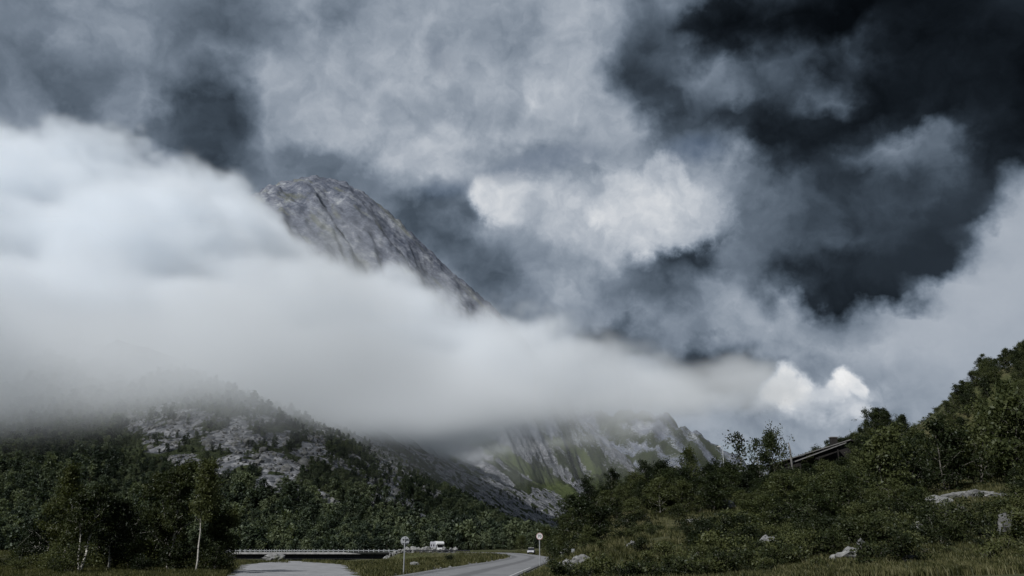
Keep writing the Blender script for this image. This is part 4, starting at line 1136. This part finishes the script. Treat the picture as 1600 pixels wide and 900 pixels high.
# the birches at the lower left
LEFT = [ # base px, Y, top px, top py, crown r, crown base, leaves, stems, label, extra
 (100, 63, 104, 738, 1.75, .10, 9500, 2, 'tall dense dark birch, leftmost of the tall trees', {}),
 (62, 67, 70, 800, 1.9, .05, 6000, 3, 'round bushy birch at the left foot of the leftmost tall tree', {}),
 (124, 57, 142, 762, 1.25, .45, 2600, 2, 'forked pale stemmed birch with sparse crown between the two tree groups', dict(trunk_r=.10)),
 (168, 59, 182, 778, 1.5, .18, 4200, 2, 'loose open crowned birch just left of the biggest tree', dict(trunk_r=.07)),
 (262, 61, 272, 730, 2.4, .10, 15000, 2, 'biggest broad dark birch with glinting top leaves, in the right-hand group of trees', dict(top=.1)),
 (225, 66, 222, 795, 1.9, .06, 6500, 3, 'low dark bushy birch against the left side of the biggest tree', {}),
 (305, 57.5, 334, 724, 0.85, .5, 3000, 1, 'slender leaning birch with a bare white trunk right of the biggest tree', dict(trunk_r=.062, top=0.0, limbs=18)),
 (338, 64, 346, 772, 1.25, .10, 6500, 2, 'narrow dark birch at the right end of the tree group', {}),
]
for i, (px, Yd, tx, ty, r, cb_, nl, st, lab, ex) in enumerate(LEFT):
    p = spot(px, Yd); tp = at(tx, ty, Yd)
    me_ = tree_meshes(100 + i, tp.z - p.z, r, cb_, n_leaf=int(nl * 1.8), leaf=0.085, stems=st, lean=(tp.x - p.x, 0), limbs=ex.pop('limbs', 30), clump=0.24, **ex)
    plant_tree('birch_tree', me_, p, 0, 1, lab, 'tree')
SH = [tree_meshes(300 + k, 1.7, 1.15, 0.02, limbs=14, n_leaf=1900, leaf=0.07, stems=3, bark='bark_dark', leafmat='shrub', trunk_r=0.025, clump=0.22, top=.2) for k in range(4)]
rs = random.Random(3)
for i in range(26):
    px = rs.choice([rs.uniform(-20, 380), rs.uniform(-20, 240)]); Yd = rs.uniform(55, 64) if i % 2 else rs.uniform(66, 78)
    p = spot(px, Yd); k = rs.uniform(.5, 1.1)
    plant_tree('willow_bush', SH[i % 4], p, rs.uniform(0, 6.28), (k * 1.2, k * 1.2, k), 'low leafy willow bush among the feet of the left-hand birches', 'bush', 'willow bushes under the left birches')

# ------------------------------------------------------------------ the wooded hillside on the right
HT = [tree_meshes(400 + k, 5.0, 1.7 + .13 * k, 0.04, limbs=26, n_leaf=5200, leaf=0.105, stems=1 + k % 3, bark='bark' if k == 3 else 'bark_dark', leafmat='leaf_hill', clump=0.27, trunk_r=.07, top=.25) for k in range(7)]
HTs = [tree_meshes(450 + k, 5.0, 1.15, 0.35, limbs=14, n_leaf=900, leaf=0.11, stems=1, bark='bark', leafmat='leaf_hill', clump=0.22, trunk_r=.06, top=.1) for k in range(2)]
OPEN = [[(930, 840), (1010, 812), (1110, 800), (1195, 800), (1190, 825), (1080, 850), (1100, 902), (915, 902)], [(1300, 868), (1420, 846), (1610, 848), (1610, 905), (1180, 905)],
        [(1440, 752), (1600, 752), (1600, 812), (1440, 805)], [(840, 860), (930, 860), (930, 905), (840, 905)]]
def in_open(px, py):
    return any(inpoly(np.array([px]), np.array([py]), o)[0] for o in OPEN)
placed = []
def free(x, y, d): return all((x - a) ** 2 + (y - b) ** 2 > d * d for a, b in placed)
def hill_tree(x, y, k, src, label, group, name='birch_tree', cat='tree', wide=1.0):
    z = H1(x, y); placed.append((x, y))
    plant_tree(name, src[rs.randrange(len(src))], (x, y, z - 0.05), rs.uniform(0, 6.28), (k * wide, k * wide, k), label, cat, group)
# single trees one can point at:  px, Y, top py, mesh set, width, label
SINGLE = [(1162, 118, 680, HTs, .95, 'thin feathery young birch right of the street lamp on the skyline'),
          (1190, 124, 688, HTs, .8, 'second thin feathery birch right of the street lamp'),
          (1212, 126, 680, HT, .75, 'upright birch on the skyline just left of the dark cabin'),
          (1080, 116, 705, HT, .8, 'dark birch poking above the thicket left of the street lamp'),
          (1118, 122, 722, HT, .7, 'dark birch directly under the street lamp'),
          (955, 104, 735, HT, 1.0, 'birch at the top left shoulder of the thicket'),
          (1015, 108, 722, HT, .8, 'tall dark birch left of centre in the thicket'),
          (895, 98, 778, HT, 1.2, 'bushy birch at the left end of the thicket above the speed sign'),
          (1385, 84, 672, HT, 1.0, 'large rounded birch in the middle of the right hillside'),
          (1330, 80, 745, HT, 1.15, 'broad birch standing in dark shade left of the large rounded birch'),
          (1240, 84, 745, HT, 1.2, 'broad dark birch in the middle of the hill foot'),
          (1580, 92, 598, HT, .9, 'big birch with glinting leaves at the right edge of the photo'),
          (1530, 100, 645, HT, 1.0, 'dark birch left of the big one at the right edge'),
          (1480, 98, 665, HT, 1.0, 'dark birch above the bedrock slab'),
          (1425, 92, 690, HT, .95, 'birch right behind the large rounded birch')]
for px, Yd, ty, src, wd, lab in SINGLE:
    p = spot(px, Yd); hh = at(px, ty, Yd).z - p.z
    hill_tree(p.x, p.y, max(hh, 1.5) / 5.0, src, lab, None, wide=wd)
# skyline trees
for i in range(64):
    f = (i + rs.uniform(0, .9)) / 64
    px = 1255 + f * 370
    Yd = np.interp(px, [1200, 1300, 1400, 1500, 1600, 1720], [135, 160, 185, 205, 220, 235]) + rs.uniform(-9, 5)
    p = spot(px, Yd)
    hill_tree(p.x, p.y, rs.uniform(.75, 1.2), HT, 'small birch on the skyline of the right-hand hill', 'birches along the hill skyline', wide=.85)
# the wood below the skyline and the thicket on the left shoulder
n_up = n_mid = 0
for tries in range(9000):
    Yd = rs.uniform(72, 215); px = rs.uniform(865, 1640)
    if Yd > np.interp(px, [850, 1000, 1100, 1200, 1300, 1400, 1500, 1600, 1720], [108, 112, 121, 136, 160, 185, 205, 220, 235]): continue
    x = at(px, 780, Yd).x; z = H1(x, Yd)
    qx, qy = [float(v) for v in project(np.array(x), np.array(Yd), np.array(z))]
    if in_open(qx, qy) or in_open(qx, qy - 12): continue
    if 1205 < qx < 1345 and 118 < Yd < 160: continue            # keep the cabin in view
    if z < 0.8 and qx < 930 and Yd < 90: continue
    if not free(x, Yd, 2.7 if Yd < 120 else 3.4): continue
    up = qx > 1230 and Yd > 118
    if up and n_up < 190:
        n_up += 1; zn = ('above and left of the bedrock outcrop' if qx < 1440 else 'above the bedrock outcrop at the right edge')
        hill_tree(x, Yd, rs.uniform(.65, 1.15), HT, 'small birch in the dense hillside wood ' + zn, 'birches ' + zn)
    elif not up and n_mid < 150:
        n_mid += 1; zn = 'left of the street lamp' if qx < 1120 else ('below the dark cabin' if qx < 1320 else 'left of and below the bedrock outcrop')
        hill_tree(x, Yd, rs.uniform(.38, .85), HT, 'shrubby birch in the hillside thicket ' + zn, 'thicket birches ' + zn, wide=1.35)
# scrub hiding the cabin up to its eaves
for i in range(15):
    px = 1212 + i * 9 + rs.uniform(-3, 3); Yd = rs.uniform(126, 137)
    p = spot(px, Yd); hh = at(px, np.interp(px, [1222, 1330], [734, 708]) + rs.uniform(0, 10), Yd).z - p.z
    hill_tree(p.x, p.y, max(hh, 1.0) / 5.4, HT, 'shrubby birch standing right in front of the dark cabin', 'birches in front of the cabin', wide=1.3)
# bushes around the clearings
nb = 0
for tries in range(3000):
    if nb >= 190: break
    Yd = rs.uniform(48, 112); px = rs.uniform(860, 1630); x = at(px, 840, Yd).x; z = H1(x, Yd)
    qx, qy = [float(v) for v in project(np.array(x), np.array(Yd), np.array(z))]
    if qy > 905 or qx < 868: continue
    if in_open(qx, qy) and rs.random() < .88: continue
    if inpoly(np.array([qx]), np.array([qy]), OPEN[2])[0]: continue
    if not free(x, Yd, 1.5): continue
    nb += 1; k = rs.uniform(.4, 1.25)
    zn = 'between the speed sign and the street lamp' if qx < 1120 else ('below the dark cabin' if qx < 1330 else 'around the meadow below the bedrock outcrop')
    hill_tree(x, Yd, k, SH, 'low willow bush on the hill foot ' + zn, 'willow bushes ' + zn, 'willow_bush', 'bush', 1.3)
# a few by the bend and along the far road
for i, (px, Yd, k) in enumerate([(862, 190, 1.6), (880, 150, 1.4), (868, 120, 1.0), (905, 140, 1.5), (878, 100, .8), (930, 160, 1.7), (856, 235, 1.4), (815, 285, 1.2)]):
    p = spot(px, Yd); hill_tree(p.x, p.y, k * .75, HT, 'dark birch crowding the outer side of the road bend', 'birches outside the bend', wide=1.2)
for i in range(14):
    p = spot(rs.uniform(385, 780), rs.uniform(110, 225)); k = rs.uniform(.3, .7)
    if H1(p.x, p.y) > -0.9 and abs(poly_dist(np.array([p.x]), np.array([p.y]), ROAD)[0][0]) > 7:
        hill_tree(p.x, p.y, k, SH, 'small bush on the grass between the lay-by and the bridge', 'bushes on the verge', 'willow_bush', 'bush', 1.3)

# ------------------------------------------------------------------ things nobody could count: forest across the valley, grass, heath, scree blocks
def scatter(name, pts, scale, rz, pick, sources, label, cat):
    col = bpy.data.collections.new(name + '_kinds')
    for k, me in enumerate(sources):
        o = bpy.data.objects.new('%s_kind_%02d' % (name, k), me); col.objects.link(o)
    pts = np.asarray(pts, np.float32)
    me = bpy.data.meshes.new(name); me.vertices.add(len(pts)); me.vertices.foreach_set('co', pts.ravel()); me.update()
    for nm, ty, vals in (('sc', 'FLOAT', scale), ('rz', 'FLOAT', rz)):
        a = me.attributes.new(nm, ty, 'POINT'); a.data.foreach_set('value', np.asarray(vals, np.float32))
    a = me.attributes.new('pick', 'INT', 'POINT'); a.data.foreach_set('value', np.asarray(pick, np.int32))
    g = bpy.data.node_groups.new(name, 'GeometryNodeTree')
    g.interface.new_socket('Geometry', in_out='INPUT', socket_type='NodeSocketGeometry'); g.interface.new_socket('Geometry', in_out='OUTPUT', socket_type='NodeSocketGeometry')
    n = N(g); gi = n.new('NodeGroupInput'); go = n.new('NodeGroupOutput')
    def na(nm, ty):
        x = n.new('GeometryNodeInputNamedAttribute', data_type=ty); x.inputs[0].default_value = nm; return x.outputs[0]
    ci = n.new('GeometryNodeCollectionInfo'); ci.inputs[0].default_value = col; ci.inputs['Separate Children'].default_value = True; ci.inputs['Reset Children'].default_value = True
    ip = n.new('GeometryNodeInstanceOnPoints')
    n.put(ip.inputs['Points'], gi.outputs[0]); n.put(ip.inputs['Instance'], ci.outputs[0]); ip.inputs['Pick Instance'].default_value = True
    n.put(ip.inputs['Instance Index'], na('pick', 'INT'))
    rot = n.new('ShaderNodeCombineXYZ', {2: na('rz', 'FLOAT')}); n.put(ip.inputs['Rotation'], rot.outputs[0])
    scv = n.new('ShaderNodeCombineXYZ', {0: na('sc', 'FLOAT'), 1: na('sc', 'FLOAT'), 2: na('sc', 'FLOAT')}); n.put(ip.inputs['Scale'], scv.outputs[0])
    n.put(go.inputs[0], ip.outputs[0])
    o = link(name, me); md = o.modifiers.new('scatter', 'NODES'); md.node_group = g
    return tag(o, label, cat, kind='stuff')

def joined(trunk, crown):
    """trunk and crown in one source mesh"""
    bm = bmesh.new(); bm.from_mesh(trunk); nt = len(bm.faces); bm.from_mesh(crown)
    bm.faces.ensure_lookup_table()
    for f in bm.faces[nt:]: f.material_index = 1
    me = bpy.data.meshes.new('far_tree'); bm.to_mesh(me); bm.free()
    me.materials.append(trunk.materials[0]); me.materials.append(crown.materials[0])
    return me
g = np.random.default_rng(77)
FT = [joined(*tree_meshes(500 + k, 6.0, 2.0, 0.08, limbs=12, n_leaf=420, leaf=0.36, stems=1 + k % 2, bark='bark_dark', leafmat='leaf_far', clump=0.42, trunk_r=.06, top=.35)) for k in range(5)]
# forest: even sampling per image area would starve the slopes, so sample by ground area in distance bands
pts = []
for y0, y1, x0, x1, n in ((292, 420, -330, 60, 9000), (420, 640, -480, 120, 15000), (640, 1100, -700, 260, 15000), (1100, 2200, -700, 700, 12000)):
    x = g.uniform(x0, x1, n); y = g.uniform(y0, y1, n); pts.append(np.c_[x, y])
pts = np.concatenate(pts); zz = height(pts[:, 0], pts[:, 1])
v_, l_, s_, scr_, lush_ = masks(pts[:, 0], pts[:, 1], zz)
qx, qy = project(pts[:, 0], pts[:, 1], zz)
dn = poly_dist(pts[:, 0], pts[:, 1], ROAD)[0]
dens = np.where(scr_, 0.16, np.where(lush_, 0.06, sstep(v_, 0.3, 0.7))) * (0.55 + 0.45 * sstep(fbm(pts[:, 0] / 40, pts[:, 1] / 40, 3, 7), -.25, .15))
tt, _ = poly_dist(pts[:, 0], pts[:, 1], TOE)
keep = (g.random(len(pts)) < dens) & (qx > -60) & (qx < 1250) & (qy > 520) & (np.abs(dn) > 8) & (zz < 300) & (pts[:, 1] < 1900) & ((tt > -25) | (pts[:, 0] < 0) )
pts, zz = pts[keep], zz[keep]
big = np.where(zz > 150, .65, 1.0) * np.where(scr_[keep], .5, 1.0) * np.where((qx[keep] > 190) & (qy[keep] < 770), .62, 1.0) * np.clip(g.lognormal(-.28, .36, len(pts)), .3, 1.7)
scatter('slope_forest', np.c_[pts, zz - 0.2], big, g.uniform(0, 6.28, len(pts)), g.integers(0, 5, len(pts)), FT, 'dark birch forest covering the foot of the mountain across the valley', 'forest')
print('forest', len(pts))
# blocks on the scree
n = 110000
x = g.uniform(-480, 260, n); y = 330 + 1000 * g.random(n) ** 1.3; zz = height(x, y); _, _, _, scr_, _ = masks(x, y, zz)
keep = scr_ & (g.random(n) < .9); x, y, zz = x[keep], y[keep], zz[keep]
scatter('scree_blocks', np.c_[x, y, zz], np.clip(g.lognormal(-.35, .6, len(x)), .3, 4.5), g.uniform(0, 6.28, len(x)), g.integers(0, 5, len(x)), [rock_mesh(s, 1.1, .9, .8, 1) for s in range(40, 45)], 'loose grey scree blocks on the mountain side', 'scree')
for me in bpy.data.meshes:
    if me.name.startswith('boulder') and not me.materials: me.materials.append(M['rock_dark'])
# grass
def tuft(seed, h, n=16, spread=.22):
    q = np.random.default_rng(seed); V = []; F = []
    for i in range(n):
        a = q.uniform(0, 6.28); b = q.normal(0, spread, 2); w_ = 0.022; l = h * q.uniform(.5, 1.2); t_ = q.uniform(.1, .5) * l
        c, s = math.cos(a), math.sin(a); o = len(V)
        V += [(b[0] - s * w_, b[1] + c * w_, -.05), (b[0] + s * w_, b[1] - c * w_, -.05), (b[0] + c * t_ * .35 + s * w_ * .7, b[1] + s * t_ * .35 - c * w_ * .7, l * .6), (b[0] + c * t_, b[1] + s * t_, l)]
        F += [(o, o + 1, o + 2, o + 3)]
    return mesh_arrays('tuft', V, F, M['grass'])
n = 60000
Yd = 46 + 85 * g.random(n) ** 1.6; x = (g.uniform(-30, 1640, n) - 800) / 1290 * Yd
zz = height(x, Yd); dn = np.abs(poly_dist(x, Yd, ROAD)[0]); ly = lay_by(x, Yd)
keep = (dn > 4.7) & (ly > 1.02) & (fbm(x / 5, Yd / 5, 3, 13) > -.28)
x, Yd, zz = x[keep], Yd[keep], zz[keep]
scatter('meadow_grass', np.c_[x, Yd, zz], g.uniform(.5, 1.25, len(x)) * np.where(x > 4, 1, .8), g.uniform(0, 6.28, len(x)), g.integers(0, 4, len(x)), [tuft(s, .38) for s in range(4)], 'rough green meadow grass along the road and on the hill foot', 'grass')
# coarser grass farther off, towards the bridge and round the bend
n = 26000
Yd = g.uniform(118, 262, n); x = (g.uniform(-30, 880, n) - 800) / 1290 * Yd; zz = height(x, Yd); dn = np.abs(poly_dist(x, Yd, ROAD)[0])
keep = (dn > 4.8) & (fbm(x / 7, Yd / 7, 3, 19) > -.22); x, Yd, zz = x[keep], Yd[keep], zz[keep]
scatter('verge_grass', np.c_[x, Yd, zz], g.uniform(.8, 2.1, len(x)), g.uniform(0, 6.28, len(x)), g.integers(0, 4, len(x)), [tuft(s + 10, .34, 14, .4) for s in range(4)], 'coarse grass between the near road and the bridge', 'grass')
# stones in the verge
n = 420
Yd = g.uniform(50, 140, n); x = (g.uniform(520, 800, n) - 800) / 1300 * Yd; dn = np.abs(poly_dist(x, Yd, ROAD)[0]); keep = (dn > 4.2) & (dn < 9) & (lay_by(x, Yd) > 1); x, Yd = x[keep], Yd[keep]
st_ = [rock_mesh(s, .16, .13, .10, 1) for s in range(60, 64)]
for q in st_: q.materials.append(M['rock'])
scatter('verge_stones', np.c_[x, Yd, height(x, Yd) + .03], g.uniform(.5, 1.9, len(x)), g.uniform(0, 6.28, len(x)), g.integers(0, 4, len(x)), st_, 'loose pale stones strewn along the road verge', 'stones')
# heath and seedlings filling the hillside
HE = [tree_meshes(600 + k, .75, .75, 0.0, limbs=8, n_leaf=330, leaf=0.085, stems=2, bark='bark_dark', leafmat='shrub', trunk_r=.012, clump=.16, top=.1) for k in range(4)]
HEj = [joined(*t_) for t_ in HE]
n = 7500
Yd = 50 + 180 * g.random(n) ** 1.25; px_ = g.uniform(862, 1660, n); x = (px_ - 800) / 1270 * Yd; zz = height(x, Yd)
qx, qy = project(x, Yd, zz)
op = np.zeros(n, bool)
for o in OPEN: op |= inpoly(qx, qy, o)
keep = ~(op & (g.random(n) < .96)) & (np.abs(poly_dist(x, Yd, ROAD)[0]) > 6.5) & (fbm(x / 8, Yd / 8, 3, 17) > -.3)
x, Yd, zz = x[keep], Yd[keep], zz[keep]
scatter('hill_heath', np.c_[x, Yd, zz], g.uniform(.4, 1.25, len(x)), g.uniform(0, 6.28, len(x)), g.integers(0, 4, len(x)), HEj, 'low heath and seedlings filling the ground of the right hillside', 'heath')
# the birch wood goes on past the right edge of the photograph
n = 900
Yd = g.uniform(60, 235, n); x = (g.uniform(1640, 2000, n) - 800) / 1270 * Yd; keep = x < 190; x, Yd = x[keep], Yd[keep]
scatter('farther_wood', np.c_[x, Yd, hfast(x, Yd) - .05], g.uniform(.45, 1.1, len(x)), g.uniform(0, 6.28, len(x)), g.integers(0, 3, len(x)), [joined(*t_) for t_ in HT[:3]], 'birch wood continuing over the hill past the right edge', 'wood')
